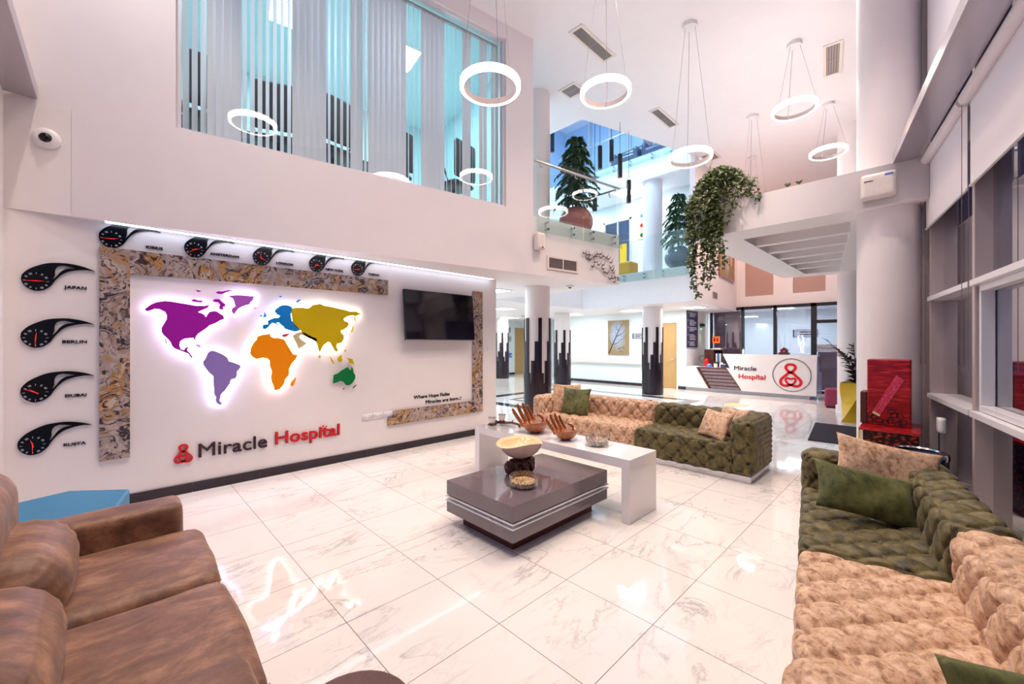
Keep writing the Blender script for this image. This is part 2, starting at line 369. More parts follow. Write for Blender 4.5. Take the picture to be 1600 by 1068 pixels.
def text_me(s, width, depth, height=None, bold=0.0, align='LEFT', space=1.0):
    dbl = bold; bold = 0
    cu = bpy.data.curves.new('lettering', 'FONT'); cu.body = s; cu.size = 1; cu.extrude = .01; cu.offset = bold; cu.align_x = align; cu.space_character = space
    o = bpy.data.objects.new('lettering', cu); me = bpy.data.meshes.new_from_object(o)
    xs = [v.co.x for v in me.vertices]; ys = [v.co.y for v in me.vertices]; x0, x1, y1 = min(xs), max(xs), max(ys)
    sx = width/(x1-x0); sy = sx if height is None else height/y1
    me.transform(Matrix(((sx,0,0,-x0*sx if align == 'LEFT' else 0),(0,0,-depth/.02,-depth/2),(0,sy,0,0),(0,0,0,1))))
    bpy.data.objects.remove(o); bpy.data.curves.remove(cu)
    if dbl:
        b = bmesh.new(); b.from_mesh(me)
        for kk, (dx, dz) in enumerate(((dbl*sx, 0), (0, dbl*sx), (dbl*sx, dbl*sx))):
            n0 = len(b.verts); b.from_mesh(me); b.verts.ensure_lookup_table()
            for v in b.verts[n0:]: v.co.x += dx; v.co.z += dz; v.co.y -= .0004*(kk+1)
        b.to_mesh(me); b.free()
    return me
def with_mat(me, m): me.materials.clear(); me.materials.append(m); return me
def bmof(me):
    b = bmesh.new(); b.from_mesh(me); return b
def join_me(mes):
    b = bmesh.new()
    for me in mes: b.from_mesh(me)
    return b
def smooth_loop(pts, n=6, closed=True):
    out = []; N = len(pts)
    for i in range(N if closed else N-1):
        p0, p1, p2, p3 = [Vector(pts[(i+k) % N] if closed else pts[max(0, min(N-1, i+k))]) for k in (-1, 0, 1, 2)]
        for k in range(n):
            t = k/n; out.append(tuple(.5*((2*p1)+(-p0+p2)*t+(2*p0-5*p1+4*p2-p3)*t*t+(-p0+3*p1-3*p2+p3)*t**3)))
    if not closed: out.append(tuple(pts[-1]))
    return out
def ribbon(pts, wd, depth, closed=True):
    """flat band of width wd following pts (x,z): plate mesh into bmesh"""
    bm = bm_new(); N = len(pts); L = []
    for i, p in enumerate(pts):
        a = Vector(pts[(i-1) % N] if closed or i else pts[0]); b = Vector(pts[(i+1) % N] if closed or i < N-1 else pts[-1])
        t = (b-a).normalized(); n = Vector((-t.y, t.x)); p = Vector(p)
        q, r = p+n*wd/2, p-n*wd/2
        L.append([bm.verts.new((q.x, -depth, q.y)), bm.verts.new((r.x, -depth, r.y)), bm.verts.new((r.x, 0, r.y)), bm.verts.new((q.x, 0, q.y))])
    for i in range(N if closed else N-1):
        A, B = L[i], L[(i+1) % N]
        for k in range(4): bm.faces.new((A[k], A[(k+1) % 4], B[(k+1) % 4], B[k]))
    if not closed: bm.faces.new(L[0]); bm.faces.new(L[-1][::-1])
    return bm
def roundbox(bm, x0, x1, y0, y1, z0, z1, r, res, disp=None):
    b = bmesh.new(); lo = Vector((x0, y0, z0)); hi = Vector((x1, y1, z1)); r = min(r, *((hi-lo)/2*.999))
    for ax in range(3):
        u, v = (ax+1) % 3, (ax+2) % 3; nu = max(2, int((hi-lo)[u]/res)); nv = max(2, int((hi-lo)[v]/res))
        for side in (0, 1):
            g = []
            for i in range(nu+1):
                row = []
                for j in range(nv+1):
                    p = Vector((0,0,0)); p[ax] = hi[ax] if side else lo[ax]; p[u] = lo[u]+(hi-lo)[u]*i/nu; p[v] = lo[v]+(hi-lo)[v]*j/nv
                    row.append(b.verts.new(p))
                g.append(row)
            for i in range(nu):
                for j in range(nv):
                    q = (g[i][j], g[i+1][j], g[i+1][j+1], g[i][j+1]); b.faces.new(q if side else q[::-1])
    bmesh.ops.remove_doubles(b, verts=b.verts, dist=1e-5)
    for vt in b.verts:
        p = vt.co.copy(); c = Vector([max(lo[k]+r, min(hi[k]-r, p[k])) for k in range(3)]); d = (p-c); d = d.normalized() if d.length > 1e-9 else Vector((0,0,1))
        q = c+d*r
        vt.co = q+(d*disp(p, d) if disp else Vector((0,0,0)))
    me = bpy.data.meshes.new('t'); b.to_mesh(me); b.free(); bm.from_mesh(me); bpy.data.meshes.remove(me)
# frames of the two walls that are not square to the rest
A9 = math.radians(9.3)
def WF(a, o, z=0): return (a*math.cos(A9)+o*math.sin(A9), a*math.sin(A9)-o*math.cos(A9), z)
A8 = math.radians(8.9)
def UF(t, y=0, z=0): return (-.63+t*math.cos(A8)+y*math.sin(A8), 5.4-t*math.sin(A8)+y*math.cos(A8), z)
def CF(F, R, z=0): return (F*math.cos(AU)+R*math.sin(AU), F*math.sin(AU)-R*math.cos(AU), z)
# ================================================================== STRUCTURE
def S(name, bm, mat, rotz=0, loc=None, smooth=False, bevel=0): return struct(obj(name, bm, mat, rotz=rotz, loc=loc, smooth=smooth, bevel=bevel))
def hplate(name, loops, z0, z1, mat):
    me = flat(loops, z1-z0); me.transform(Matrix(((1,0,0,0),(0,0,1,0),(0,1,0,z1),(0,0,0,1)))); with_mat(me, mat)
    b = bmof(me); bpy.data.meshes.remove(me); return struct(obj(name, b, mat))
bm = bm_new(); prism(bm, [(-.9,15.6),(-.9,-1.5),(0,-1.35),WF(10,1.3)[:2],(16,1.25),(19.1,1.25),(19.1,15.6)], -.12, 0); S('floor', bm, M['floor'])
bm = bm_new(); prism(bm, [(0,-14),(34,-14),(34,1.0),(16,1.0),WF(10,1.45)[:2],(0,-1.6)], -.25, -.13); S('ground', bm, M['nightwall'])
hplate('ceiling', [[(-.9,15.6),(-.9,-1.5),(0,-1.35),WF(10,1.3)[:2],(16,1.25),(19.1,1.25),(19.1,15.6)], [(7.475,5.376),(11.6,4.17),(11.6,9.6),(7.40,9.6)]], 6.55, 6.68, M['ceil'])
# first-floor slab round the void (its edge is the fascia)
bm = bm_new(); prism(bm, [(-.65,5.401),UF(7.76)[:2],(7.04,7.9),(11.0,7.9),(11.0,4.25),(15.8,4.72),(15.8,15.5),(-.65,15.5)], 2.692, 3.65); S('floor_upper', bm, M['wall'])
bm = bm_new(); prism(bm, [(15.9,1.3),(19,1.3),(19,5.9),(15.9,5.9)], 2.84, 2.95); S('ceiling_office', bm, M['ceil'])
# wall with the map
bm = bm_new(); box(bm, -.65, 4.9, 5.4, 5.6, 0, 2.69); S('wall_map', bm, M['wall'])
bm = bm_new()
for i in range(9):
    x0 = -.64+i*.62; box(bm, x0, min(4.9, x0+.617), 5.382, 5.399, 0, .1)
S('baseboard_map', bm, M['granite'])
# upper wall with the long window opening, splayed 9 degrees
bm = bm_new()
for (a, b_, z0, z1) in [(-.02,1.09,2.69,6.55),(5.09,5.63,3.65,6.55),(1.09,5.09,2.69,3.70),(1.09,5.09,6.33,6.55),(5.09,5.63,2.69,3.65)]: box(bm, a, b_, -.002, .18, z0, z1)
S('wall_upper', bm, M['wall_up'], rotz=-A8, loc=UF(0))
# return wall at the far left
bm = bm_new(); box(bm, -.85, -.65, 4.95, 5.6, 0, 6.55); S('wall_left', bm, M['wall'])
bm = bm_new()
for y in (4.9,3.4,1.9,.4,-1.1): box(bm, -.86, -.74, y-.05, y+.05, 0, 6.55)
for z in (.95,2.05,3.6,5.2): box(bm, -.84, -.76, -1.3, 4.95, z, z+.06)
S('window_1', bm, M['alu'])
# side walls of the ground floor behind the void
bm = bm_new(); box(bm, 13.9, 14.05, 5.72, 6.03, 0, 2.69); box(bm, 13.9, 14.05, 6.60, 10.7, 0, 2.69); box(bm, 13.9, 14.05, 6.03, 6.60, 2.28, 2.69)
S('wall_back', bm, M['coolwall'])
bm = bm_new(); box(bm, 14.051, 15.8, 5.72, 5.87, 0, 2.84); S('wall_directory', bm, M['wall'])
bm = bm_new(); box(bm, 13.88, 13.899, 6.66, 10.7, 0, .1); box(bm, 13.88, 13.899, 5.72, 5.99, 0, .1); box(bm, 13.9, 15.7, 5.702, 5.719, 0, .1); S('baseboard_back', bm, M['granite'])
bm = bm_new(); box(bm, 4.9, 14.72, 14.8, 14.95, 0, 2.69); box(bm, 15.46, 19, 14.8, 14.95, 0, 2.69); box(bm, 14.72, 15.46, 14.8, 14.95, 2.38, 2.69); box(bm, 4.8, 4.95, 5.6, 14.8, 0, 2.69); S('wall_corridor', bm, M['coolwall'])
bm = bm_new(); box(bm, 4.95, 14.7, 14.78, 14.799, 0, .1); box(bm, 15.5, 19, 14.78, 14.799, 0, .1); S('baseboard_corridor', bm, M['granite'])
bm = bm_new(); box(bm, 15.8, 15.95, 5.87, 14.8, 0, 2.69); S('wall_corridor_end', bm, M['coolwall'])
# upper storey walls
B55 = math.atan2(.47, 4.9)
bm = bm_new(); box(bm, 0, 5.0, 0, .14, 2.69, 6.55); S('wall_reception_side', bm, M['terrazzo'], rotz=B55, loc=(10.9,4.25,0))
bm = bm_new(); box(bm, 12.9, 13.05, 4.62, 8.3, 3.65, 6.55) if 0 else None
for (y0, y1, z0, z1) in [(4.6,7.22,3.65,6.55),(8.3,11,3.65,6.55),(7.22,8.3,5.95,6.55),(7.22,8.3,3.65,4.2)]: box(bm, 12.9, 13.02, y0, y1, z0, z1)
box(bm, 4.0, 13, 11, 11.12, 3.65, 6.55); S('wall_upper_corridor', bm, M['coolwall'])
bm = bm_new()
for (y0, y1, z0, z1) in [(1.1,4.8,2.84,3.2),(1.1,2.2,3.2,6.55),(3.05,3.6,3.2,6.55),(4.45,4.8,3.2,6.55),(1.1,4.8,6.3,6.55)]: box(bm, 15.8, 15.95, y0, y1, z0, z1)
S('wall_reception', bm, M['wall'])
# rooms behind: office over the map wall, back office behind the partition
bm = bm_new(); box(bm, .0, .1, .2, 3.4, 3.66, 6.5); box(bm, 5.5, 5.62, .2, 3.4, 3.66, 6.5); box(bm, 0, 5.6, 3.4, 3.5, 3.66, 6.5); S('wall_office', bm, M['cyanwall'], rotz=-A8, loc=UF(0))
bm = bm_new(); box(bm, 0, 5.62, .2, 3.5, 6.38, 6.5); S('ceiling_upper_office', bm, M['cyanwall'], rotz=-A8, loc=UF(0))
bm = bm_new(); box(bm, 18.6, 18.7, 1.3, 5.9, 0, 2.84); box(bm, 15.95, 18.6, 5.75, 5.9, 0, 2.84); box(bm, 15.95, 18.6, 1.25, 1.35, 0, 2.84); S('wall_back_office', bm, M['coolwall'])
# the storey above the void
bm = bm_new(); box(bm, 11.6, 16, 3.3, 11.5, 6.68, 7.32); S('floor_top_storey', bm, M['wall'])
bm = bm_new(); box(bm, 14.6, 14.75, 3.3, 11.5, 7.32, 11); box(bm, 4.6, 14.7, 11.4, 11.5, 6.68, 11); box(bm, 4.6, 14.7, 3.1, 3.25, 6.68, 11); box(bm, 4.5, 4.6, 3.2, 11.4, 6.68, 11); S('wall_atrium_top', bm, M['bluewall'])
bm = bm_new(); box(bm, 4.5, 14.7, 3.1, 11.5, 11, 11.1); S('ceiling_atrium_top', bm, M['ceil'])
bm = bm_new(); box(bm, 14.5, 14.59, 5.9, 6.0, 7.32, 9.6); box(bm, 14.5, 14.59, 7.6, 7.7, 7.32, 9.6); box(bm, 14.5, 14.59, 5.9, 7.7, 9.6, 9.72); S('window_4', bm, M['bluewall'])
bm = bm_new(); box(bm, 14.56, 14.598, 6.0, 7.6, 7.32, 9.6); S('door_3', bm, M['mauveblind'])
bm = bm_new()
for y in (4.2,5.4,8.2,9.1,10.1): box(bm, 14.5, 14.59, y-.05, y+.05, 7.32, 11)
S('trim_4', bm, M['alulight'])
# canopy with louvred recess above the waiting area
bm = bm_new()
P = [(6.5,2.62),(6.5,-.02),(9.0,.35),(12.17,.9),(12.17,1.42),(11.98,2.52)]; H = [(7.07,2.02),(7.07,.69),(11.68,1.38),(11.58,2.0)]
hplate('canopy', [P, H], 3.19, 3.66, M['wall'])
bm = bm_new(); prism(bm, [(7.0,2.08),(7.0,.6),(11.75,1.3),(11.7,2.08)], 3.44, 3.50); S('canopy_recess_top', bm, M['wall'])
bm = bm_new()
for k in range(1, 6):
    x = 7.07+(4.5/6)*k; y0 = .69+(x-7.07)*.15; box(bm, x-.07, x+.07, y0-.03, 2.03, 3.20, 3.45)
S('canopy_louvres', bm, M['wall'])
# canopy continues as a ledge in front of the column
# window wall on the right
bm = bm_new()
MU = [-.8,.7,2.0,3.5,5.03,6.56]
for a in MU: box(bm, a-.03, a+.03, -1.225, -1.10, 0, 6.55)
box(bm, 6.7, 6.75, -1.225, -1.06, 0, 6.55)
box(bm, 7.3, 7.36, -1.225, -1.10, 0, 3.1)
S('window_2', bm, M['alu'], rotz=A9, bevel=.004)
bm = bm_new()
for i in range(len(MU)-1):
    for z in (.945, 2.03, 3.72): box(bm, MU[i]+.03, MU[i+1]-.03, -1.215, -1.07 if z < 3 else -1.1, z, z+.05)
    box(bm, MU[i]+.03, MU[i+1]-.03, -1.215, -1.13, 0, .06)
S('trim_1', bm, M['alulight'], rotz=A9, bevel=.003)
bm = bm_new()      # opening sash of the second bay
a0, a1 = 3.55, 4.98
for (p, q, z0, z1) in [(a0,a1,1.0,1.05),(a0,a1,1.98,2.03),(a0,a0+.05,1.05,1.98),(a1-.05,a1,1.05,1.98)]: box(bm, p, q, -1.20, -1.12, z0, z1)
S('window_3', bm, M['alulight'], rotz=A9, bevel=.004)
bm = bm_new()
for i in range(len(MU)-1): box(bm, MU[i]+.03, MU[i+1]-.03, -1.212, -1.204, .06, 6.5)
box(bm, 6.59, 12.5, -1.212, -1.204, .0, 6.5)
S('window_5', bm, M['glassdark'], rotz=A9)
# outer dark frames seen through the glass
bm = bm_new()
for a in [-.8,.7,2.0,3.5,5.03,6.56]:
    box(bm, a+.20, a+.25, -1.30, -1.22, 0, 6.5); box(bm, a+.7, a+.73, -1.34, -1.26, 0, 6.5)
S('trim_2', bm, M['blackmat'], rotz=A9)
# silver beam running along the windows + its twin on the left
bm = bm_new(); box(bm, -.9, 6.45, -1.003, -.775, 3.65, 3.76); S('beam', bm, M['duct'], rotz=A9, bevel=.004)
bm = bm_new(); box(bm, -.66, -.46, -1.2, 5.36, 3.65, 3.76); S('beam_left', bm, M['duct'], bevel=.004)
# partition of dark frames and glass behind the reception desk
bm = bm_new()
for (y0, y1) in [(5.52,5.60),(4.47,4.56),(3.49,3.585),(2.42,2.56),(1.2,1.3)]: box(bm, 15.72, 15.82, y0, y1, 0, 2.84)
box(bm, 15.72, 15.82, 1.3, 5.6, 2.74, 2.84); box(bm, 15.72, 15.82, 1.3, 5.6, 0, .08); box(bm, 15.72, 15.82, 1.3, 2.42, 2.2, 2.3)
S('trim_3', bm, M['blackmat'])
bm = bm_new(); box(bm, 15.765, 15.775, 2.56, 5.52, .08, 2.74); box(bm, 15.765, 15.775, 1.3, 2.42, .08, 2.74); S('window_6', bm, M['glasspart'])
bm = bm_new(); box(bm, 12.94, 12.95, 7.22, 8.3, 4.2, 5.95); S('window_7', bm, M['glassblue'])
bm = bm_new()
for (y0, y1, z0, z1) in [(7.2,7.27,4.18,5.97),(8.25,8.32,4.18,5.97),(7.2,8.32,5.9,5.97),(7.2,8.32,4.18,4.25),(7.72,7.76,4.2,5.95)]: box(bm, 12.87, 12.93, y0, y1, z0, z1)
S('trim_5', bm, M['alulight'])
# doors
for (nm, b0) in (('door_1', (13.93,13.98,6.05,6.58,0,2.27)), ('door_2', (14.74,15.44,14.84,14.88,0,2.37))):
    bm = bm_new(); box(bm, *b0); d = S(nm, bm, M['door'])
    bm = bm_new(); x = b0[0]; 
    if nm == 'door_1': tube(bm, [(13.92,6.12,1.02),(13.87,6.12,1.02),(13.87,6.24,1.02)], .012)
    else: tube(bm, [(14.84,14.84,1.02),(14.84,14.79,1.02),(14.96,14.79,1.02)], .012)
    obj('door_handle', bm, M['chrome'], d)
bm = bm_new(); box(bm, 13.87, 13.9, 5.99, 6.04, 0, 2.33); box(bm, 13.87, 13.9, 6.59, 6.65, 0, 2.33); box(bm, 13.87, 13.9, 6.04, 6.59, 2.28, 2.33); S('trim_6', bm, M['wall'])

# ================================================================== COLUMNS
def column(nm, x, y, r, z0, z1, label, bars=False, ring=False):
    t = thing(nm, label, 'column', (x, y, z0), 0, None)
    bm = bm_new(); cyl(bm, 0, 0, 0, z1-z0, r, 48); obj('shaft', bm, M['terrazzo'], t, smooth='auto')
    if bars:
        bm = bm_new(); n = 24; hs = [.98, 1.22, 1.6, 2.06]; cyl(bm, 0, 0, 0, .78, r+.028, 48)
        for k in range(n):
            h = hs[k % 4]; wd = 2*PI/n; a0 = wd*k; a1 = a0+wd*(.98 if k % 4 else .55); m = 3
            q = [(r+.03, a0+(a1-a0)*j/m) for j in range(m+1)]; iq = [(r-.002, a) for _, a in q[::-1]]
            prism(bm, [(R_*math.cos(a), R_*math.sin(a)) for R_, a in q+iq], .7, h)
        obj('granite_cladding', bm, M['granite'], t)
    if ring:
        bm = bm_new(); cyl(bm, 0, 0, 0, .12, r+.03, 40); obj('base_ring', bm, M['whitemat'], t, smooth='auto')
    return t
column('column', 6.12, 5.5, .25, 0, 2.69, 'white round column clad in stepped black granite bars, just left of the long tufted sofa', True)
column('column', 11.95, 9.5, .29, 0, 2.69, 'granite-barred column in the middle, left of the tree painting', True)
column('column', 11.94, 5.95, .29, 0, 2.69, 'granite-barred column in front of the oak door, right of the tree painting', True)
column('column', 12.6, 13.5, .3, 0, 2.69, 'smallest granite-barred column, right beside the end of the map wall', True)
column('column', 6.12, 5.5, .25, 3.65, 6.55, 'white round column on the balcony beside the pink ball pot')
column('column', 11.94, 5.95, .29, 3.65, 6.55, 'white round column on the upper floor left of the grey planter')
column('column', 6.90, .33, .31, 0, 6.55, 'large white round column behind the red drinks machine')
column('column', 12.12, 1.17, .3, 0, 6.55, 'white round column behind the yellow planter', ring=True)

# ================================================================== CEILING FITTINGS
def vent(x0, x1, y0, y1, label, slats_along='x', n=9, fine=False, rz=0):
    cx, cy = (x0+x1)/2, (y0+y1)/2; L, W_ = x1-x0, y1-y0
    t = thing('ceiling_vent', label, 'vent', (cx, cy, 6.55), rz, 'ceiling vents')
    bm = bm_new(); b = .045
    for q in [(-L/2-b,L/2+b,-W_/2-b,-W_/2),(-L/2-b,L/2+b,W_/2,W_/2+b),(-L/2-b,-L/2,-W_/2,W_/2),(L/2,L/2+b,-W_/2,W_/2)]: box(bm, *q, -.015, 0)
    obj('frame', bm, M['ventframe'], t)
    bm = bm_new(); box(bm, -L/2, L/2, -W_/2, W_/2, -.004, -.001); obj('backing', bm, M['brownlouvre'], t)
    bm = bm_new()
    if slats_along == 'x':
        for k in range(n): y = -W_/2+W_*(k+.5)/n; box(bm, -L/2, L/2, y-W_/n*.32, y+W_/n*.32, -.012, -.005)
        box(bm, -.012, .012, -W_/2, W_/2, -.014, -.004)
    else:
        for k in range(n): x = -L/2+L*(k+.5)/n; box(bm, x-L/n*.3, x+L/n*.3, -W_/2, W_/2, -.012, -.005)
    obj('louvre', bm, M['alpanel'] if n < 14 or not fine else M['brownlouvre'], t)
    return t
vent(5.27, 6.18, 3.815, 3.985, 'long slotted ceiling vent nearest the camera, above the second ring lamp')
vent(6.33, 6.62, 4.75, 5.06, 'square brownish ceiling vent left of the second ring lamp', n=12, fine=True)
vent(8.275, 9.163, 4.0, 4.15, 'slotted ceiling vent above the black tube lamps')
vent(8.58, 9.50, 1.07, 1.25, 'white-barred ceiling vent right of the ring lamps, near the big column', n=5, rz=.14)
vent(11.2, 11.6, 3.9, 4.2, 'small ceiling vent behind the hanging plant', n=8, fine=True)
# ring pendants
def ring_lamp(x, y, z, label, cz=6.55, rz=0.0):
    t = thing('ring_pendant_lamp', label, 'pendant lamp', (x, y, cz), rz, 'glowing ring pendant lamps'); h = cz-z; R_ = .325
    bm = bm_new(); cyl(bm, 0, 0, -.06, 0, .11, 32); obj('ceiling_rose', bm, M['whitemat'], t, smooth='auto')
    for k in range(3):
        a = 2*PI*k/3+.5; bm = bm_new(); tube(bm, [(.08*math.cos(a), .08*math.sin(a), -.06), ((R_-.02)*math.cos(a), (R_-.02)*math.sin(a), -h+.035)], .0022 if k else .0035, 6); obj('cable', bm, M['cable'], t)
    bm = bm_new(); lathe(bm, [(R_-.038, -h+.034), (R_-.012, -h+.04), (R_, -h+.03), (R_, -h-.03), (R_-.012, -h-.04), (R_-.04, -h-.036)], 64); obj('diffuser', bm, M['ringlight'], t, smooth='auto')
    bm = bm_new(); lathe(bm, [(R_-.042, -h+.034), (R_-.042, -h-.034)], 64); lathe(bm, [(R_-.038, -h-.034), (R_-.038, -h+.034)], 64)
    for k in range(3):
        a = 2*PI*k/3+.5; box(bm, *(lambda c, s: (c-.008, c+.008, s-.008, s+.008))((R_-.047)*math.cos(a), (R_-.047)*math.sin(a)), -h-.02, -h+.036)
    obj('inner_band', bm, M['ringinner'], t, smooth='auto'); return t
ring_lamp(.6622*4.387, .7512*4.387, 4.33, 'glowing ring pendant lamp nearest the blind-covered window')
ring_lamp(.8643*5.344, .5529*5.344, 4.85, 'glowing ring pendant lamp second from the left, below the long vent')
ring_lamp(6.456, 2.60, 4.47, 'glowing ring pendant lamp just above the hanging plant')
ring_lamp(8.105, 1.546, 5.46, 'glowing ring pendant lamp high up right of the hanging plant')
ring_lamp(10.641, 1.438, 5.54, 'glowing ring pendant lamp rightmost, nearest the large column')
ring_lamp(10.026, 2.676, 4.15, 'ring pendant lamp whose ring hangs down behind the canopy, its rose above the hanging plant')
ring_lamp(12.211, 3.274, 4.3, 'farthest ring pendant lamp, with only its small rose and cables seen above the canopy')
ring_lamp(.889, 3.05, 4.96, 'ring pendant lamp seen only as a reflection at the left of the blind-covered window')
# black tube pendants in the void
TP = [(937.5,228.5,262,9.4),(955.5,219,249,9.9),(968.8,241,275.6,9.2),(982.5,282,314,9.6),(929.5,295,326,9.6),(863,206,215,10.4)]
LB = ['black tube pendant lamp second from the left in the void, beside the potted tree','black tube pendant lamp hanging highest in the void','black tube pendant lamp in the middle, hanging in front of the white fascia','lowest black tube pendant lamp, in front of the bright ceiling panel','black tube pendant lamp seen through the balcony glass','black tube pendant lamp at the far left edge of the void']
tube_proto = None
for (px, y0, y1, F), lb in zip(TP, LB):
    R_ = (px-800)/636*F; X, Y, _ = CF(F, R_); zt = 1.55+(537-y0)*F/636
    ct = 10.95
    if tube_proto is None or True:
        t = thing('tube_pendant_lamp', lb, 'pendant lamp', (X, Y, zt), 0, 'black tube pendant lamps')
        bm = bm_new(); cyl(bm, 0, 0, -.52, 0, .052, 24); obj('tube', bm, M['black'], t, smooth='auto')
        bm = bm_new(); tube(bm, [(0,0,0),(0,0,ct-zt)], .006, 6); obj('cable', bm, M['blackmat'], t)
        bm = bm_new(); cyl(bm, 0, 0, -.525, -.521, .044, 24); obj('lens', bm, M['sand'] if 0 else M['brownlouvre'], t)
# flush panel lights under the first-floor slab and upstairs
def panel(x, y, z, s, label, rz=0):
    t = thing('ceiling_panel_light', label, 'ceiling light', (x, y, z), rz, 'square ceiling panel lights')
    bm = bm_new(); box(bm, -s/2, s/2, -s/2, s/2, -.012, -.002); obj('diffuser', bm, M['panellight'], t)
    bm = bm_new()
    for q in [(-s/2-.03,s/2+.03,-s/2-.03,-s/2),(-s/2-.03,s/2+.03,s/2,s/2+.03),(-s/2-.03,-s/2,-s/2,s/2),(s/2,s/2+.03,-s/2,s/2)]: box(bm, *q, -.016, 0)
    obj('frame', bm, M['whitemat'], t)
PL = [(5.75,6.5,'brightest square panel light on the soffit beside the map wall'),(9.0,9.6,'square panel light on the corridor ceiling left of the middle column'),(12.6,7.0,'square panel light above the tree painting'),(12.6,9.6,'square panel light on the corridor ceiling behind the middle column'),(12.4,12.8,'square panel light above the farthest column'),(8.0,12.6,'square panel light deep in the corridor'),(12.9,5.1,'added square panel light brightening the wall between the oak door and directory board')]  # last panel added with its lamp to brighten the directory wall
for x, y, lb in PL: panel(x, y, 2.69, .6, lb)
panel(12.05, 7.0, 6.55, .62, 'square panel light on the upper floor ceiling behind the lowest tube lamp')
panel(12.05, 9.2, 6.55, .62, 'square panel light on the upper floor ceiling behind the balcony glass')
panel(17.2, 3.6, 2.84, .62, 'panel light inside the glazed office behind reception')
for x, y, lb in [(1.9,6.5,'panel light on the office ceiling behind the left blinds'),(3.4,6.2,'panel light on the office ceiling behind the middle blinds')]: panel(x, y, 6.38, .6, lb, -A8)
# dome cameras
def dome(loc, label, wall=False, rz=0, s=1):
    t = thing('dome_camera', label, 'camera', loc, rz)
    bm = bm_new(); lathe(bm, [(.001,-.0),(.075*s,0),(.078*s,-.012*s),(.06*s,-.03*s),(.045*s,-.034*s),(.001,-.034*s)], 32); a = obj('housing', bm, M['whitemat'], t, smooth='auto')
    bm = bm_new(); sphere(bm, (0,0,-.026*s), .037*s, (1,1,.8)); b = obj('lens', bm, M['black'], t, smooth=True)
    if wall:
        for q in (a, b): q.rotation_euler = (-PI/2, 0, 0)
dome(UF(.225,-.004,3.33), 'white dome camera on the upper wall at far left', True, -A8, 1.15)
dome((6.4,4.9,2.69), 'white dome camera on the soffit beneath the balcony corner', s=1)
dome((11.6,11.2,2.69), 'small dome camera on the corridor ceiling above the farthest column')
# wall speaker, vent grille and birds on the fascia
t = thing('wall_speaker', 'cream wall loudspeaker on the fascia below the balcony corner', 'speaker', UF(5.70,-.001,3.09), -A8)
bm = bm_new(); roundbox(bm, -.085, .085, -.13, -.02, 0, .27, .02, .03); obj('cabinet', bm, M['ventframe'], t, smooth=True)
bm = bm_new(); box(bm, -.02, .02, -.03, 0, .1, .16); obj('bracket', bm, M['whitemat'], t)
bm = bm_new(); cyl(bm, 0, 0, 0, .006, .012, 12); o = obj('badge', bm, M['dark'], t, loc=(.02,-.135,.035)); o.rotation_euler = (PI/2,0,0)
t = thing('wall_vent_grille', 'brown louvred vent grille in a cream frame on the balcony fascia', 'vent', UF(6.28,-.001,2.81), -A8)
bm = bm_new()
for q in [(-.36,.36,0,.03),(-.36,.36,.20,.23),(-.36,-.32,.03,.2),(.32,.36,.03,.2),(-.01,.01,.03,.2)]: box(bm, q[0], q[1], -.018, 0, q[2], q[3])
obj('frame', bm, M['ventframe'], t)
bm = bm_new(); box(bm, -.32, .32, -.006, 0, .03, .2); obj('backing', bm, M['brownlouvre'], t)
bm = bm_new()
for k in range(26): x = -.31+k*.025; box(bm, x, x+.006, -.012, -.006, .03, .2)
for k in range(7): z = .045+k*.023; box(bm, -.32, .32, -.014, -.008, z, z+.005)
obj('louvre', bm, M['alpanel'], t)
bt = thing('flying_birds_wall_sculpture', 'dark metal wall sculpture of a swirling flock of birds on the fascia', 'sculpture', UF(7.2,-.001,3.0), -A8)
bm = bm_new(); BD = [(6.757,3.181),(6.84,3.17),(6.923,3.179),(6.869,3.104),(6.92,3.09),(7.033,3.054),(7.011,3.144),(7.07,3.17),(7.122,3.213),(7.201,3.215),(7.201,3.152),(7.293,3.195),(7.36,3.17),(7.421,3.155),(7.0,2.966),(7.134,3.011),(7.258,3.018),(7.247,2.954),(7.316,2.898),(7.374,2.88),(7.492,3.092),(7.48,2.994),(7.53,2.95),(7.551,2.906),(7.444,2.783),(7.528,2.799),(7.62,2.831),(7.685,2.822),(7.697,2.79),(7.588,2.732)]
for i, (t_, z) in enumerate(BD):
    a = random.uniform(-.9, .5); c, s = math.cos(a), math.sin(a); k = random.uniform(.055,.085)
    W1 = [(-1,.5),(-.5,.28),(0,.0),(.15,.1),(.55,.55),(.9,1.1),(.5,.2),(.2,-.25),(-.1,-.2),(-.5,.02)]
    pts = [((x*c-y*s)*k, (x*s+y*c)*k) for x, y in W1]; d = .02+.03*random.random()
    f = [bm.verts.new((t_-7.2+x, -d-abs(x)*.3, z-3.0+y)) for x, y in pts]; g = [bm.verts.new((v.co.x, v.co.y+.006, v.co.z)) for v in f]
    bm.faces.new(f); bm.faces.new(g[::-1])
    for q in range(len(f)): bm.faces.new((f[q], f[(q+1) % len(f)], g[(q+1) % len(f)], g[q]))
    tube(bm, [(t_-7.2, -d, z-3.0), (t_-7.2, 0, z-3.0)], .004, 5); sphere(bm, (t_-7.2, -d, z-3.0), .018, (1.6,.7,.8), 8, 6)
obj('birds', bm, M['bird'], bt)

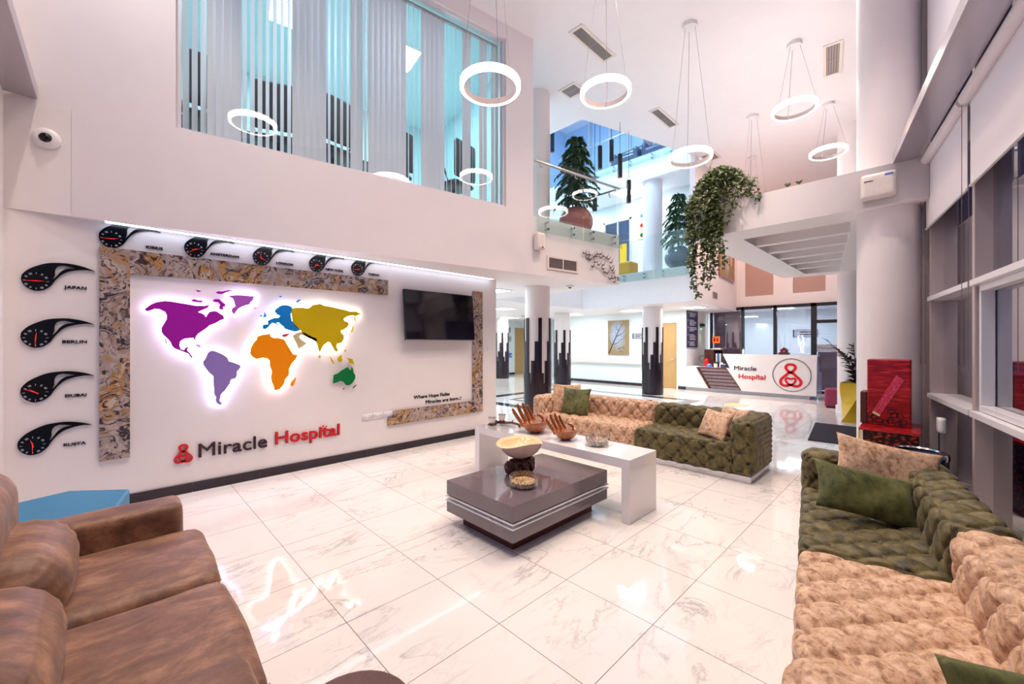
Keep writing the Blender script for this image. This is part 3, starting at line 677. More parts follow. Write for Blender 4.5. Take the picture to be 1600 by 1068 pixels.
# ================================================================== BALUSTRADES
def balustrade(label, loc, rz, panels, L, rail=True, z0=-.26, top=.98):
    t = thing('glass_balustrade', label, 'railing', loc, rz)
    for (a, b) in panels:
        bm = bm_new(); box(bm, a, b, -.062, -.05, z0, top); obj('glass_panel', bm, M['glassgreen'], t)
        bm = bm_new(); box(bm, a+.002, b-.002, -.066, -.063, z0+.002, .0); obj('frosted_band', bm, M['frost'], t)
        for x in (a+.22*(b-a), b-.22*(b-a)):
            for z in (-.07, -.19):
                bm = bm_new(); tube(bm, [(x, -.005, z), (x, -.085, z)], .02, 16); obj('glass_bolt', bm, M['chrome'], t, smooth='auto')
    bm = bm_new()
    if rail:
        tube(bm, [(0, .0, top-.06), (L, .0, top-.06)], .022, 14); obj('handrail', bm, M['steel'], t, smooth='auto')
        for (a, b) in panels:
            for x in (a+.12, b-.12):
                bm = bm_new(); tube(bm, [(x, -.05, top-.16), (x, -.0, top-.13), (x, 0, top-.07)], .010, 8); obj('rail_bracket', bm, M['steel'], t, smooth='auto')
    else:
        box(bm, 0, L, -.07, -.04, top, top+.02); obj('handrail', bm, M['glassgreen'], t)
    return t
balustrade('frameless glass balustrade with tubular rail on the balcony above the birds', UF(5.66,0,3.65), -A8, [(0,1.05),(1.08,2.12)], 2.12)
balustrade('glass balustrade returning along the void from the balcony corner', (7.04,4.3,3.65), PI/2, [(0,1.15),(1.18,2.35),(2.38,3.55)], 3.55)
balustrade('glass balustrade across the void in front of the mustard pouf', (11.0,7.85,3.65), -PI/2, [(0,1.2),(1.23,2.4),(2.43,3.58)], 3.58, rail=False)
balustrade('glass balustrade of the top storey with dark armchairs behind', (11.6,9.4,7.32), -PI/2, [(0,1.3),(1.33,2.6),(2.63,3.9),(3.93,5.2)], 5.2)
MAP={'north_america':[[(0.224,1.893),(0.269,1.939),(0.309,1.965),(0.373,1.983),(0.44,1.978),(0.524,1.965),(0.618,1.951),(0.69,1.952),(0.74,1.971),(0.723,1.933),(0.674,1.904),(0.642,1.884),(0.674,1.874),(0.695,1.86),(0.707,1.835),(0.718,1.862),(0.74,1.893),(0.773,1.904),(0.802,1.901),(0.824,1.884),(0.863,1.854),(0.867,1.821),(0.833,1.805),(0.807,1.783),(0.765,1.759),(0.74,1.75),(0.707,1.712),(0.666,1.677),(0.642,1.656),(0.626,1.63),(0.621,1.609),(0.621,1.569),(0.611,1.585),(0.602,1.609),(0.567,1.609),(0.524,1.601),(0.496,1.575),(0.49,1.535),(0.5,1.502),(0.524,1.49),(0.539,1.515),(0.564,1.519),(0.551,1.486),(0.573,1.459),(0.589,1.429),(0.602,1.401),(0.578,1.409),(0.562,1.442),(0.531,1.462),(0.49,1.482),(0.447,1.506),(0.429,1.53),(0.42,1.565),(0.395,1.603),(0.365,1.638),(0.349,1.67),(0.348,1.709),(0.365,1.748),(0.387,1.797),(0.39,1.835),(0.376,1.869),(0.336,1.894),(0.3,1.898),(0.265,1.877),(0.236,1.869)],[(0.581,2.004),(0.61,2.019),(0.642,2.005),(0.679,2.008),(0.674,1.987),(0.634,1.988),(0.602,1.992)],[(0.618,2.112),(0.647,2.114),(0.669,2.104),(0.642,2.094)],[(0.79,2.103),(0.815,2.118),(0.85,2.119),(0.902,2.138),(0.946,2.138),(0.884,2.115),(0.85,2.091),(0.812,2.092)],[(0.765,2.018),(0.79,2.033),(0.824,2.033),(0.85,2.004),(0.876,1.985),(0.876,1.96),(0.853,1.952),(0.862,1.925),(0.829,1.923),(0.824,1.95),(0.833,1.978),(0.812,2.001),(0.778,2.003)],[(0.615,1.541),(0.637,1.541),(0.669,1.525),(0.65,1.519)],[(0.37,1.613),(0.382,1.603),(0.395,1.545),(0.383,1.561)]],'greenland':[[(0.899,2.077),(0.963,2.089),(1.034,2.094),(1.106,2.092),(1.181,2.098),(1.143,2.075),(1.143,2.05),(1.112,2.019),(1.106,1.995),(1.082,1.989),(1.034,1.967),(0.998,1.941),(0.975,1.905),(0.963,1.88),(0.942,1.892),(0.935,1.917),(0.94,1.942),(0.969,1.967),(0.963,1.995),(0.957,2.022),(0.945,2.049)]],'iceland':[[(1.138,1.954),(1.156,1.961),(1.183,1.957),(1.162,1.95)]],'south_america':[[(0.743,1.475),(0.776,1.477),(0.814,1.46),(0.859,1.435),(0.899,1.397),(0.911,1.362),(0.951,1.347),(0.998,1.325),(1.022,1.306),(1.01,1.272),(0.986,1.241),(0.984,1.192),(0.969,1.168),(0.93,1.157),(0.922,1.12),(0.899,1.08),(0.876,1.044),(0.859,1.028),(0.839,1.002),(0.837,0.968),(0.826,0.942),(0.839,0.92),(0.865,0.92),(0.831,0.887),(0.803,0.906),(0.79,0.943),(0.794,0.979),(0.779,1.008),(0.776,1.069),(0.772,1.137),(0.77,1.204),(0.737,1.24),(0.71,1.281),(0.685,1.329),(0.681,1.362),(0.703,1.395),(0.721,1.448)]],'europe':[[(1.235,1.767),(1.256,1.775),(1.288,1.783),(1.286,1.82),(1.321,1.839),(1.36,1.859),(1.393,1.857),(1.413,1.877),(1.393,1.891),(1.367,1.885),(1.363,1.9),(1.38,1.905),(1.358,1.923),(1.36,1.948),(1.393,1.98),(1.42,2.004),(1.461,2.014),(1.515,2.01),(1.547,1.99),(1.54,1.936),(1.529,1.905),(1.543,1.83),(1.571,1.788),(1.606,1.756),(1.634,1.71),(1.578,1.698),(1.529,1.708),(1.495,1.722),(1.461,1.729),(1.456,1.754),(1.434,1.769),(1.42,1.783),(1.4,1.802),(1.38,1.794),(1.407,1.757),(1.413,1.735),(1.387,1.757),(1.363,1.786),(1.341,1.795),(1.314,1.777),(1.295,1.747),(1.263,1.719),(1.237,1.723)],[(1.254,1.92),(1.263,1.899),(1.279,1.87),(1.256,1.859),(1.237,1.864),(1.25,1.884)],[(1.208,1.874),(1.228,1.887),(1.228,1.868),(1.212,1.863)]],'svalbard':[[(1.4,2.114),(1.42,2.119),(1.44,2.11),(1.42,2.101)]],'novaya':[[(1.591,2.061),(1.612,2.086),(1.651,2.096),(1.627,2.071),(1.605,2.05)]],'africa':[[(1.181,1.635),(1.231,1.655),(1.308,1.668),(1.318,1.637),(1.354,1.618),(1.387,1.623),(1.461,1.604),(1.488,1.549),(1.522,1.488),(1.557,1.427),(1.609,1.415),(1.585,1.365),(1.536,1.306),(1.511,1.246),(1.515,1.201),(1.502,1.164),(1.47,1.128),(1.461,1.083),(1.434,1.04),(1.407,1.013),(1.358,1.005),(1.347,1.054),(1.324,1.115),(1.318,1.174),(1.331,1.225),(1.308,1.292),(1.305,1.351),(1.282,1.381),(1.231,1.389),(1.174,1.376),(1.137,1.399),(1.109,1.442),(1.116,1.499),(1.143,1.563),(1.174,1.599)]],'madagascar':[[(1.578,1.141),(1.592,1.131),(1.564,1.054),(1.543,1.04),(1.528,1.056),(1.536,1.094),(1.561,1.115)]],'cyprus':[[(1.438,1.658),(1.467,1.669),(1.502,1.671),(1.529,1.685),(1.506,1.656),(1.481,1.638),(1.454,1.631),(1.44,1.64)]],'arabia':[[(1.549,1.651),(1.584,1.679),(1.634,1.698),(1.691,1.688),(1.72,1.666),(1.779,1.635),(1.824,1.62),(1.832,1.572),(1.779,1.604),(1.72,1.627),(1.677,1.649),(1.641,1.657),(1.627,1.633),(1.655,1.6),(1.684,1.58),(1.713,1.557),(1.662,1.513),(1.614,1.489),(1.598,1.541),(1.57,1.595)]],'asia':[[(1.542,1.979),(1.591,1.991),(1.662,1.995),(1.706,1.989),(1.742,1.997),(1.779,2.035),(1.869,2.056),(1.915,2.037),(1.993,2.029),(2.089,2.012),(2.187,1.996),(2.254,1.979),(2.33,1.988),(2.4,1.958),(2.36,1.939),(2.33,1.915),(2.284,1.93),(2.22,1.915),(2.167,1.88),(2.179,1.852),(2.22,1.84),(2.234,1.807),(2.212,1.77),(2.17,1.739),(2.125,1.718),(2.141,1.689),(2.17,1.665),(2.167,1.615),(2.138,1.565),(2.081,1.549),(2.073,1.508),(2.094,1.475),(2.081,1.447),(2.049,1.459),(2.028,1.5),(2.009,1.533),(1.993,1.565),(1.962,1.573),(1.931,1.549),(1.9,1.517),(1.882,1.477),(1.866,1.442),(1.847,1.477),(1.836,1.533),(1.821,1.576),(1.779,1.601),(1.72,1.634),(1.662,1.68),(1.641,1.71),(1.577,1.77),(1.549,1.822),(1.542,1.875),(1.535,1.928)]],'kamchatka':[[(2.296,1.93),(2.318,1.903),(2.334,1.848),(2.308,1.869)]],'japan':[[(2.284,1.792),(2.298,1.776),(2.291,1.734),(2.274,1.7),(2.261,1.711),(2.279,1.742)]],'ceylon':[[(1.862,1.414),(1.877,1.398),(1.872,1.372),(1.851,1.374)]],'sumatra':[[(1.985,1.392),(2.006,1.371),(2.028,1.338),(2.049,1.293),(2.033,1.294),(2.009,1.33)]],'borneo':[[(2.089,1.369),(2.113,1.393),(2.141,1.404),(2.138,1.367),(2.151,1.342),(2.134,1.31),(2.102,1.319),(2.082,1.344)]],'new_guinea':[[(2.204,1.366),(2.245,1.356),(2.284,1.347),(2.296,1.305),(2.308,1.274),(2.271,1.289),(2.237,1.298),(2.234,1.332)]],'philippines':[[(2.17,1.461),(2.19,1.477),(2.2,1.461),(2.187,1.444)]],'australia':[[(2.038,1.15),(2.089,1.167),(2.138,1.203),(2.179,1.226),(2.22,1.244),(2.245,1.209),(2.262,1.197),(2.271,1.242),(2.288,1.221),(2.296,1.17),(2.322,1.127),(2.318,1.085),(2.279,1.028),(2.237,1.003),(2.195,1.009),(2.162,1.053),(2.121,1.067),(2.073,1.05),(2.028,1.04),(2.033,1.102)]],'tasmania':[[(2.159,0.965),(2.179,0.972),(2.17,0.953),(2.157,0.952)]],'new_zealand':[[(2.284,0.964),(2.313,0.992),(2.348,1.007),(2.322,0.98),(2.291,0.955)]]}
# ================================================================== UPPER WINDOW WITH VERTICAL BLINDS
bm = bm_new()
for (a, b_, z0, z1) in [(1.09,1.13,3.70,6.33),(5.05,5.09,3.70,6.33),(1.13,5.05,3.70,3.73),(1.13,5.05,6.30,6.33)]: box(bm, a, b_, .04, .11, z0, z1)
S('window_8', bm, M['alulight'], rotz=-A8, loc=UF(0))
bm = bm_new(); box(bm, 1.13, 5.05, .06, .066, 3.73, 6.30); S('window_9', bm, M['glassblue'], rotz=-A8, loc=UF(0))
t = thing('vertical_blind', 'white vertical slat blinds, some slats turned open, behind the long upper window', 'blind', UF(1.1,.15,6.29), -A8)
bm = bm_new(); box(bm, .03, 3.95, .01, .05, -.03, 0); obj('head_rail', bm, M['alu'], t)
bm = bm_new(); x = .06; rnd = random.Random(3)
OPEN = [(0.0,.22),(.52,1.05),(1.42,1.72),(1.86,1.93),(2.45,2.68),(2.98,3.3),(3.45,3.62),(3.74,3.85)]
while x < 3.93:
    op = any(a <= x <= b for a, b in OPEN)
    ang = (1.02 if op else .30)+rnd.uniform(-.06,.06); hw = .0445; c, s = math.cos(ang)*hw, math.sin(ang)*hw; z1 = -.03
    q = [(x-c, .03-s), (x, .033), (x+c, .03+s)]
    for i in range(2):
        v = [bm.verts.new((q[i][0], q[i][1], z1)), bm.verts.new((q[i+1][0], q[i+1][1], z1)), bm.verts.new((q[i+1][0], q[i+1][1], -2.57)), bm.verts.new((q[i][0], q[i][1], -2.57))]; bm.faces.new(v)
    x += .073
me = bpy.data.meshes.new('slats'); bm.to_mesh(me); bm.free(); me.materials.append(M['slatfab'])
sl = mobj('slats', me, t); so = sl.modifiers.new('thick', 'SOLIDIFY'); so.thickness = .0012
# office behind
def office_chair(x, y, rz, label):
    t = thing('office_chair', label, 'chair', UF(x,y,3.66), rz, 'office chairs behind the blinds')
    bm = bm_new(); roundbox(bm, -.24,.24,-.24,.24,.44,.52,.04,.06); obj('seat', bm, M['blackmat'], t, smooth=True)
    bm = bm_new(); roundbox(bm, -.24,.24,.2,.27,.55,1.15,.05,.06); obj('backrest', bm, M['blackmat'], t, smooth=True)
    bm = bm_new(); cyl(bm, 0,0,.08,.45,.03,12)
    for k in range(5): a = k*2*PI/5; tube(bm, [(0,0,.1),(.28*math.cos(a),.28*math.sin(a),.04)], .018, 6)
    obj('base', bm, M['blackmat'], t)
    for s in (-1, 1): bm = bm_new(); tube(bm, [(s*.25,.1,.48),(s*.28,.05,.68),(s*.28,-.12,.68)], .015, 6); obj('armrest', bm, M['blackmat'], t)
for x, y, l in [(1.35,.75,'black office chair behind the first open slats'),(2.05,.85,'black office chair behind the wide open run of blind slats'),(2.72,.75,'black office chair in the middle behind the blinds'),(3.6,1.0,'black office chair right of the middle behind the blinds'),(4.6,.8,'black office chair behind the right end of the blinds')]: office_chair(x, y, -A8+PI+rnd.uniform(-.4,.4), l)
t = thing('office_desk', 'dark desk behind the blinds of the upper office', 'desk', UF(2.4,1.6,3.66), -A8)
bm = bm_new(); box(bm, -1.6, 1.6, -.35, .35, .70, .74); obj('desktop', bm, M['blackmat'], t)
for sx in (-1.5, 1.5): bm = bm_new(); box(bm, sx-.03, sx+.03, -.32, .32, 0, .70); obj('leg', bm, M['blackmat'], t)

# ================================================================== MAP WALL
YW = 5.399
def wallthing(name, label, cat, x, z, group=None, y=YW): return thing(name, label, cat, (x, y, z), 0, group)
def strip(pts, label):
    x0 = sum(p[0] for p in pts)/len(pts); z0 = sum(p[1] for p in pts)/len(pts)
    me = with_mat(flat([[(x-x0, z-z0) for x, z in pts]], .03), M['swirl'])
    o = mobj('marble_strip', me, loc=(x0, YW, z0)); tag(o, label, 'wall panel', 'swirled marble strips framing the map')
strip([(-.088,.46),(-.088,2.455),(.12,2.455),(.12,.46)], 'tall swirled marble strip left of the world map')
strip([(.12,2.225),(.12,2.455),(2.80,2.455),(2.80,2.245)], 'long swirled marble strip running above the world map')
strip([(4.35,.59),(4.35,2.445),(4.56,2.445),(4.56,.39)], 'tall swirled marble strip right of the television')
strip([(2.80,.385),(2.80,.50),(2.885,.50),(2.885,.585),(4.35,.59),(4.56,.39)], 'low swirled marble strip below the black slogan lettering')
# continents on stand-offs with LED light behind
INFO = {'north_america':('magentaac','purple North America piece of the backlit wall map'),'greenland':('violet','violet Greenland piece of the backlit wall map'),'iceland':('violet','tiny violet island piece between Greenland and Europe on the wall map'),
 'south_america':('lilac','pale lilac South America piece of the backlit wall map'),'europe':('eblue','blue Europe piece of the backlit wall map'),'svalbard':('eblue','tiny blue island piece at the top above Europe on the wall map'),
 'novaya':('eblue','curved blue island piece above the west end of yellow Asia'),'africa':('afrO','orange Africa piece of the backlit wall map'),'madagascar':('afrO','small orange island piece right of Africa on the wall map'),
 'cyprus':('cypR','small red island piece between Europe and Africa on the wall map'),'arabia':('sand','sand-coloured Arabian peninsula piece of the wall map'),'asia':('asiaY','yellow Asia piece of the backlit wall map'),
 'kamchatka':('asiaY','slim yellow peninsula piece at the far right of Asia'),'japan':('asiaY','small yellow island piece off the east coast of Asia'),'ceylon':('asiaY','tiny yellow island piece below the tip of India'),
 'sumatra':('asiaY','slanting yellow island piece lower left of the other south-east Asian islands'),'borneo':('asiaY','rounded yellow island piece left above Australia'),'new_guinea':('asiaY','ragged yellow island piece directly above Australia'),
 'philippines':('asiaY','tiny yellow island piece above the other south-east Asian islands'),'australia':('ausG','green Australia piece of the wall map'),'tasmania':('ausG','tiny green island piece below Australia'),'new_zealand':('ausG','thin green island piece lower right of Australia')}
NM = {'novaya':'arctic_island','svalbard':'arctic_island','ceylon':'ocean_island','new_guinea':'ocean_island','iceland':'ocean_island','cyprus':'ocean_island','madagascar':'ocean_island','kamchatka':'ocean_island','japan':'ocean_island','sumatra':'ocean_island','borneo':'ocean_island','philippines':'ocean_island','tasmania':'ocean_island','new_zealand':'ocean_island'}
def inset(L, d):
    N = len(L); A = sum(L[i][0]*L[(i+1) % N][1]-L[(i+1) % N][0]*L[i][1] for i in range(N)); sg = 1 if A > 0 else -1; out = []
    for i in range(N):
        a, b, c = Vector(L[i-1]), Vector(L[i]), Vector(L[(i+1) % N]); t1 = (b-a).normalized(); t2 = (c-b).normalized()
        n = Vector((-t1.y-t2.y, t1.x+t2.x)); n = n.normalized()*sg if n.length > 1e-6 else Vector((0,0)); q = b+n*d; out.append((q.x, q.y))
    return out
def area(L): return abs(sum(L[i][0]*L[(i+1) % len(L)][1]-L[(i+1) % len(L)][0]*L[i][1] for i in range(len(L))))/2
for k, loops in MAP.items():
    mt, lb = INFO[k]; L0 = max(loops, key=area); x0 = sum(p[0] for p in L0)/len(L0); z0 = sum(p[1] for p in L0)/len(L0)
    t = wallthing(NM.get(k, k)+'_map_piece', lb, 'map piece', x0, z0, 'pieces of the world map on the wall')
    mes = [flat([[(x-x0, z-z0) for x, z in L]], .008) for L in loops]; b = join_me(mes)
    for v in b.verts: v.co.y -= .032
    obj('acrylic_shape', b, M[mt], t)
    b = bm_new(); has = False
    lit = k in ('north_america','greenland','south_america','europe','africa','asia','arabia')
    for L in loops:
        if lit and area(L) > .015:
            n = len(L); rb = ribbon([(x-x0, z-z0) for x, z in inset(L, .020)], .012, .010)
            for v in rb.verts: v.co.y -= .012
            me = bpy.data.meshes.new('t'); rb.to_mesh(me); rb.free(); b.from_mesh(me); bpy.data.meshes.remove(me); has = True
    if has: obj('led_strip', b, M['backplate'], t)
    else: b.free()
    b = bm_new(); 
    for L in loops[:1]:
        q = L[len(L)//2]; cx = sum(p[0] for p in L)/len(L)-x0; cz = sum(p[1] for p in L)/len(L)-z0; tube(b, [(cx, 0, cz), (cx, -.034, cz)], .005, 8)
    obj('standoff', b, M['chrome'], t)
# clocks
CLK = [(-0.085,0.007),(-0.082,0.04),(-0.066,0.069),(-0.037,0.102),(0.006,0.132),(0.049,0.155),(0.093,0.168),(0.15,0.174),(0.196,0.174),(0.243,0.167),(0.284,0.156),(0.321,0.142),(0.354,0.126),(0.302,0.131),(0.254,0.124),(0.213,0.112),(0.178,0.096),(0.15,0.072),(0.127,0.042),(0.104,0.005),(0.088,-0.028),(0.068,-0.053),(0.044,-0.074),(0.016,-0.084),(-0.011,-0.085),(-0.037,-0.074),(-0.061,-0.053),(-0.077,-0.025)]
HOL = [(0.096,0.025),(0.107,0.06),(0.108,0.098),(0.116,0.128),(0.133,0.146),(0.161,0.152),(0.196,0.146),(0.231,0.137),(0.196,0.131),(0.173,0.123),(0.15,0.105),(0.133,0.082),(0.119,0.056)]
CLK2 = smooth_loop(CLK[1:12], 3, False)+[CLK[12]]+smooth_loop(CLK[13:]+CLK[:1], 3, False)
bodyme = with_mat(flat([CLK2, smooth_loop(HOL, 3)], .018), M['black'])
bm = bm_new()
for h in range(12):
    a = h*PI/6; rr = .066
    for j in range(1+h % 3):
        o_ = (j-(h % 3)/2)*.0065; cx, cz = rr*math.sin(a), rr*math.cos(a); ux, uz = math.sin(a), math.cos(a); vx, vz = uz, -ux
        q = [(cx+vx*(o_+e)+ux*f, cz+vz*(o_+e)+uz*f) for e, f in ((-.0016,-.008),(.0016,-.008),(.0016,.008),(-.0016,.008))]
        bm.faces.new([bm.verts.new((x, -.0195, z)) for x, z in q])
nume = bpy.data.meshes.new('numerals'); bm.to_mesh(nume); bm.free(); nume.materials.append(M['numeral'])
def hand_me(ang, L, wd):
    bm = bm_new(); ux, uz = math.sin(ang), math.cos(ang); vx, vz = uz, -ux
    P_ = [(-.02,-wd*.7),(-.02,wd*.7),(.0,wd),(L*.5,wd*.6),(L,0),(L*.5,-wd*.6),(0,-wd)]
    a = [bm.verts.new((ux*f+vx*e, -.024, uz*f+vz*e)) for f, e in P_]; b = [bm.verts.new((v.co.x, -.0215, v.co.z)) for v in a]; n = len(a)
    bm.faces.new(a); bm.faces.new(b[::-1])
    for i in range(n): bm.faces.new((a[i], a[(i+1) % n], b[(i+1) % n], b[i]))
    return bm
D2 = math.radians
CK = [('KIBRIS',-.008,2.540,.235,.360,2.494,80,268),('AMSTERDAM',.614,2.540,.746,1.01,2.508,75,232),('LONDON',1.227,2.540,1.385,1.565,2.497,118,345),('NEW YORK',1.833,2.540,1.95,2.175,2.495,95,225),('TOKYO',2.363,2.555,2.516,2.675,2.500,72,262),
      ('JAPAN',-.470,2.094,-.309,-.171,2.046,88,268),('BERLIN',-.473,1.603,-.320,-.169,1.556,5,183),('DUBAI',-.474,1.132,-.303,-.172,1.072,312,298),('RUSYA',-.490,.681,-.312,-.175,.634,345,181)]
for nm, x, z, tx0, tx1, tz, ah, am in CK:
    t = wallthing('wall_clock', 'black paisley-shaped wall clock above the word %s' % nm, 'clock', x, z, 'paisley-shaped world clocks')
    mobj('body', bodyme, t); mobj('numerals', nume, t)
    obj('hour_hand', hand_me(D2(ah), .052, .0035), M['clockred'], t); obj('minute_hand', hand_me(D2(am), .078, .003), M['clockred'], t)
    me = with_mat(text_me(nm, tx1-tx0, .008, height=.026, bold=.03), M['black'])
    o = mobj('city_lettering', me, loc=(tx0, YW-.001, tz)); tag(o, 'raised black lettering reading %s under its clock' % nm, 'lettering', 'city names under the clocks')
# logo + hospital name
def heart(w_): return [(0,-.62*w_),(-.42*w_,-.25*w_),(-.62*w_,.12*w_),(-.5*w_,.48*w_),(-.22*w_,.5*w_),(0,.25*w_),(.22*w_,.5*w_),(.5*w_,.48*w_),(.62*w_,.12*w_),(.42*w_,-.25*w_)]
def symbol(w_, h_, dep):
    # two stacked loops with a heart-shaped ring inside the lower one; unit box -.5...5 by 0..1
    st = .125
    head = smooth_loop([(0,.62),(-.17,.74),(-.2,.85),(-.13,.92),(0,.945),(.13,.92),(.2,.85),(.17,.74)], 5)
    body = smooth_loop([(0,.62),(-.25,.46),(-.41,.31),(-.43,.18),(-.33,.085),(-.16,.075),(0,.12),(.16,.075),(.33,.085),(.43,.18),(.41,.31),(.25,.46)], 5)
    inn = smooth_loop([(0,.10),(-.17,.22),(-.21,.32),(-.14,.385),(0,.355),(.14,.385),(.21,.32),(.17,.22)], 5)
    out = bm_new()
    for L, s in ((head, st), (body, st), (inn, st*.78)):
        L = [(x*w_, z*h_) for x, z in L]; r = ribbon(L, s*h_*.82, dep); me = bpy.data.meshes.new('t'); r.to_mesh(me); r.free(); out.from_mesh(me); bpy.data.meshes.remove(me)
    return out
o = obj('logo_emblem', symbol(.155, .20, .02), M['red'], loc=(.523, YW-.001, .315)); tag(o, 'red mother-and-child loop emblem on the wall left of the word Miracle', 'emblem')
o = mobj('hospital_name_lettering', with_mat(text_me('Miracle', .635, .02, height=.140, bold=.012), M['purpleletter']), loc=(.648, YW-.001, .350)); tag(o, 'large dark purple raised lettering reading Miracle on the wall', 'lettering')
o = mobj('hospital_name_lettering', with_mat(text_me('Hospital', .745, .02, height=.140, bold=.03), M['red']), loc=(1.370, YW-.001, .360)); tag(o, 'large red raised lettering reading Hospital on the wall', 'lettering')
def twig(sc):       # little figure with raised arms that crosses the t
    bm = bm_new(); tube(bm, [(-.045*sc,-.021,.02*sc),(-.02*sc,-.021,.003*sc),(0,-.021,-.004*sc),(.02*sc,-.021,.006*sc),(.048*sc,-.021,.028*sc)], .006*sc, 8); sphere(bm, (0,-.021,.03*sc), .012*sc); return bm
o = obj('figure_ornament', twig(1), M['red'], loc=(1.912, YW-.001, .475)); tag(o, 'small red figure with raised arms crossing the t of the word Hospital on the wall', 'ornament')
o = mobj('slogan_lettering', with_mat(text_me('Where Hope Fades', .655, .006, height=.050, bold=.02), M['black']), loc=(3.227, YW-.001, .722)); tag(o, 'black slogan lettering reading Where Hope Fades', 'lettering')
o = mobj('slogan_lettering', with_mat(text_me('Miracles are born..!', .675, .006, height=.050, bold=.02), M['black']), loc=(3.434, YW-.001, .632)); tag(o, 'black slogan lettering reading Miracles are born..!', 'lettering')
# led strip tucked under the soffit
t = thing('led_strip_light', 'cool white LED strip under the soffit above the row of clocks', 'light strip', (2.3,5.33,2.69))
bm = bm_new(); box(bm, -2.35,2.45,-.035,.035,-.012,-.006); obj('diffuser', bm, M['ledstrip'], t)
bm = bm_new(); box(bm, -2.35,2.45,-.037,.037,-.006,0); obj('channel', bm, M['alu'], t)
# tv
t = wallthing('television', 'wide black flat television tilted on the wall beside the marble strip', 'television', 3.66, 1.97)
pv = Matrix.Rotation(D2(-5), 4, 'X')
bm = bm_new(); v = box(bm, -.64, .64, -.11, -.065, -.375, .375); xform(v, pv); obj('casing', bm, M['blackmat'], t, bevel=.006)
bm = bm_new(); v = box(bm, -.625, .625, -.113, -.1101, -.355, .362); xform(v, pv); obj('screen', bm, M['screen'], t)
bm = bm_new(); v = box(bm, -.64, .64, -.114, -.108, -.378, -.366); xform(v, pv); obj('lower_trim', bm, M['steel'], t)
bm = bm_new(); box(bm, -.15, .15, -.075, 0, -.12, .12); obj('wall_mount', bm, M['blackmat'], t)
# sockets and switches
for i in range(3):
    t = wallthing('wall_socket', ['double wall socket at the left end of the low row','double wall socket in the middle of the low row','double wall socket at the right end, touching the marble strip'][i], 'socket', 2.50+i*.155, .545, 'row of double sockets')
    bm = bm_new(); roundbox(bm, -.073,.073,-.012,0,-.043,.043,.005,.03); obj('plate', bm, M['whitemat'], t, smooth=True)
    for sx in (-.035, .035):
        bm = bm_new()
        for (a, b) in ((0,.014),(-.012,-.008),(.012,-.008)): box(bm, sx+a-.003, sx+a+.003, -.0135, -.0121, b-.005, b+.005)
        obj('socket_holes', bm, M['dark'], t)
for x, l in ((4.62,'left light switch beside the right marble strip'),(4.71,'right light switch nearest the end of the map wall')):
    t = wallthing('light_switch', l, 'switch', x, 1.47, 'pair of light switches')
    bm = bm_new(); roundbox(bm, -.04,.04,-.01,0,-.04,.04,.005,.03); obj('plate', bm, M['whitemat'], t, smooth=True)
    bm = bm_new(); box(bm, -.02, .02, -.014, -.0101, -.028, .028); obj('rocker', bm, M['white'], t)

# ================================================================== SOFAS
def tuft(u, v, w_=.20, r=.11, A=.022, B=.040):
    p, q = u/w_+v/(2*r), u/w_-v/(2*r); sp, sq = abs(math.sin(PI*p)), abs(math.sin(PI*q)); d1 = abs(p-round(p)); d2 = abs(q-round(q))
    return A*((sp*sq)**.5-.5)-B*math.exp(-(d1*d1+d2*d2)/.014)-.009*math.exp(-(min(abs(d1),abs(d2))/.05)**2)
def make_module(L, arm, mat, label, loc, rz, res=.014, group='tufted two-tone sofa sections', D=.84):
    """length L along x from 0; front at y=0; arm 0 none, -1 at x=0, +1 at x=L"""
    t = thing('tufted_sofa_section', label, 'sofa', loc, rz, group); ta = .24; r = .05
    def ends(p, d, k):
        e = 1
        return k*e
    xa0 = ta-.03 if arm < 0 else 0; xa1 = L-ta+.03 if arm > 0 else L
    bm = bm_new(); roundbox(bm, xa0, xa1, .0, D-.05, .07, .42, .055, res, lambda p, d: (tuft(p.x, p.z+p.y) if abs(d.x) < .6 else 0)); obj('seat', bm, mat, t, smooth=True)
    bm = bm_new(); roundbox(bm, 0, L, D-.26, D, .10, .70, .085, res, lambda p, d: (tuft(p.x, p.z-p.y+(D-.26)+.05) if abs(d.x) < .6 and (d.y < .3 or d.z > .5) and p.z > .36 else 0)); obj('backrest', bm, mat, t, smooth=True)
    if arm:
        x0, x1 = (0, ta) if arm < 0 else (L-ta, L)
        def ad(p, d):
            out = (d.x*arm) > .6
            if out:
                q = min(p.y, .70-p.z if p.y > .1 else 9); q = min(p.y+.0, (.70-p.z)); return .013*abs(math.sin(PI*q/.062))**.6-.008
            if d.z > .5: return tuft(p.y, p.x*arm+.03)*.35
            if d.y < -.5: return tuft(p.x-x0, p.z)*.9
            return tuft(p.y, p.z+.05)
        bm = bm_new(); roundbox(bm, x0, x1, -.005, D, .07, .70, .075, res, ad); obj('armrest', bm, mat, t, smooth=True)
    bm = bm_new(); box(bm, .03, L-.03, .035, D-.05, 0, .075); obj('base', bm, M['chrome'], t, bevel=.004)
    return t
# far sofa: runs along Y, faces -X.  local x -> -Y with rotz -90
make_module(1.43, 1, M['green'], 'olive green tufted sofa section with channelled arm, in front of the reception desk', (5.0, 2.76, 0), -PI/2)
make_module(1.86, -1, M['beige'], 'dusty beige tufted sofa section in the middle, joined to the far olive section', (5.0, 4.62, 0), -PI/2)
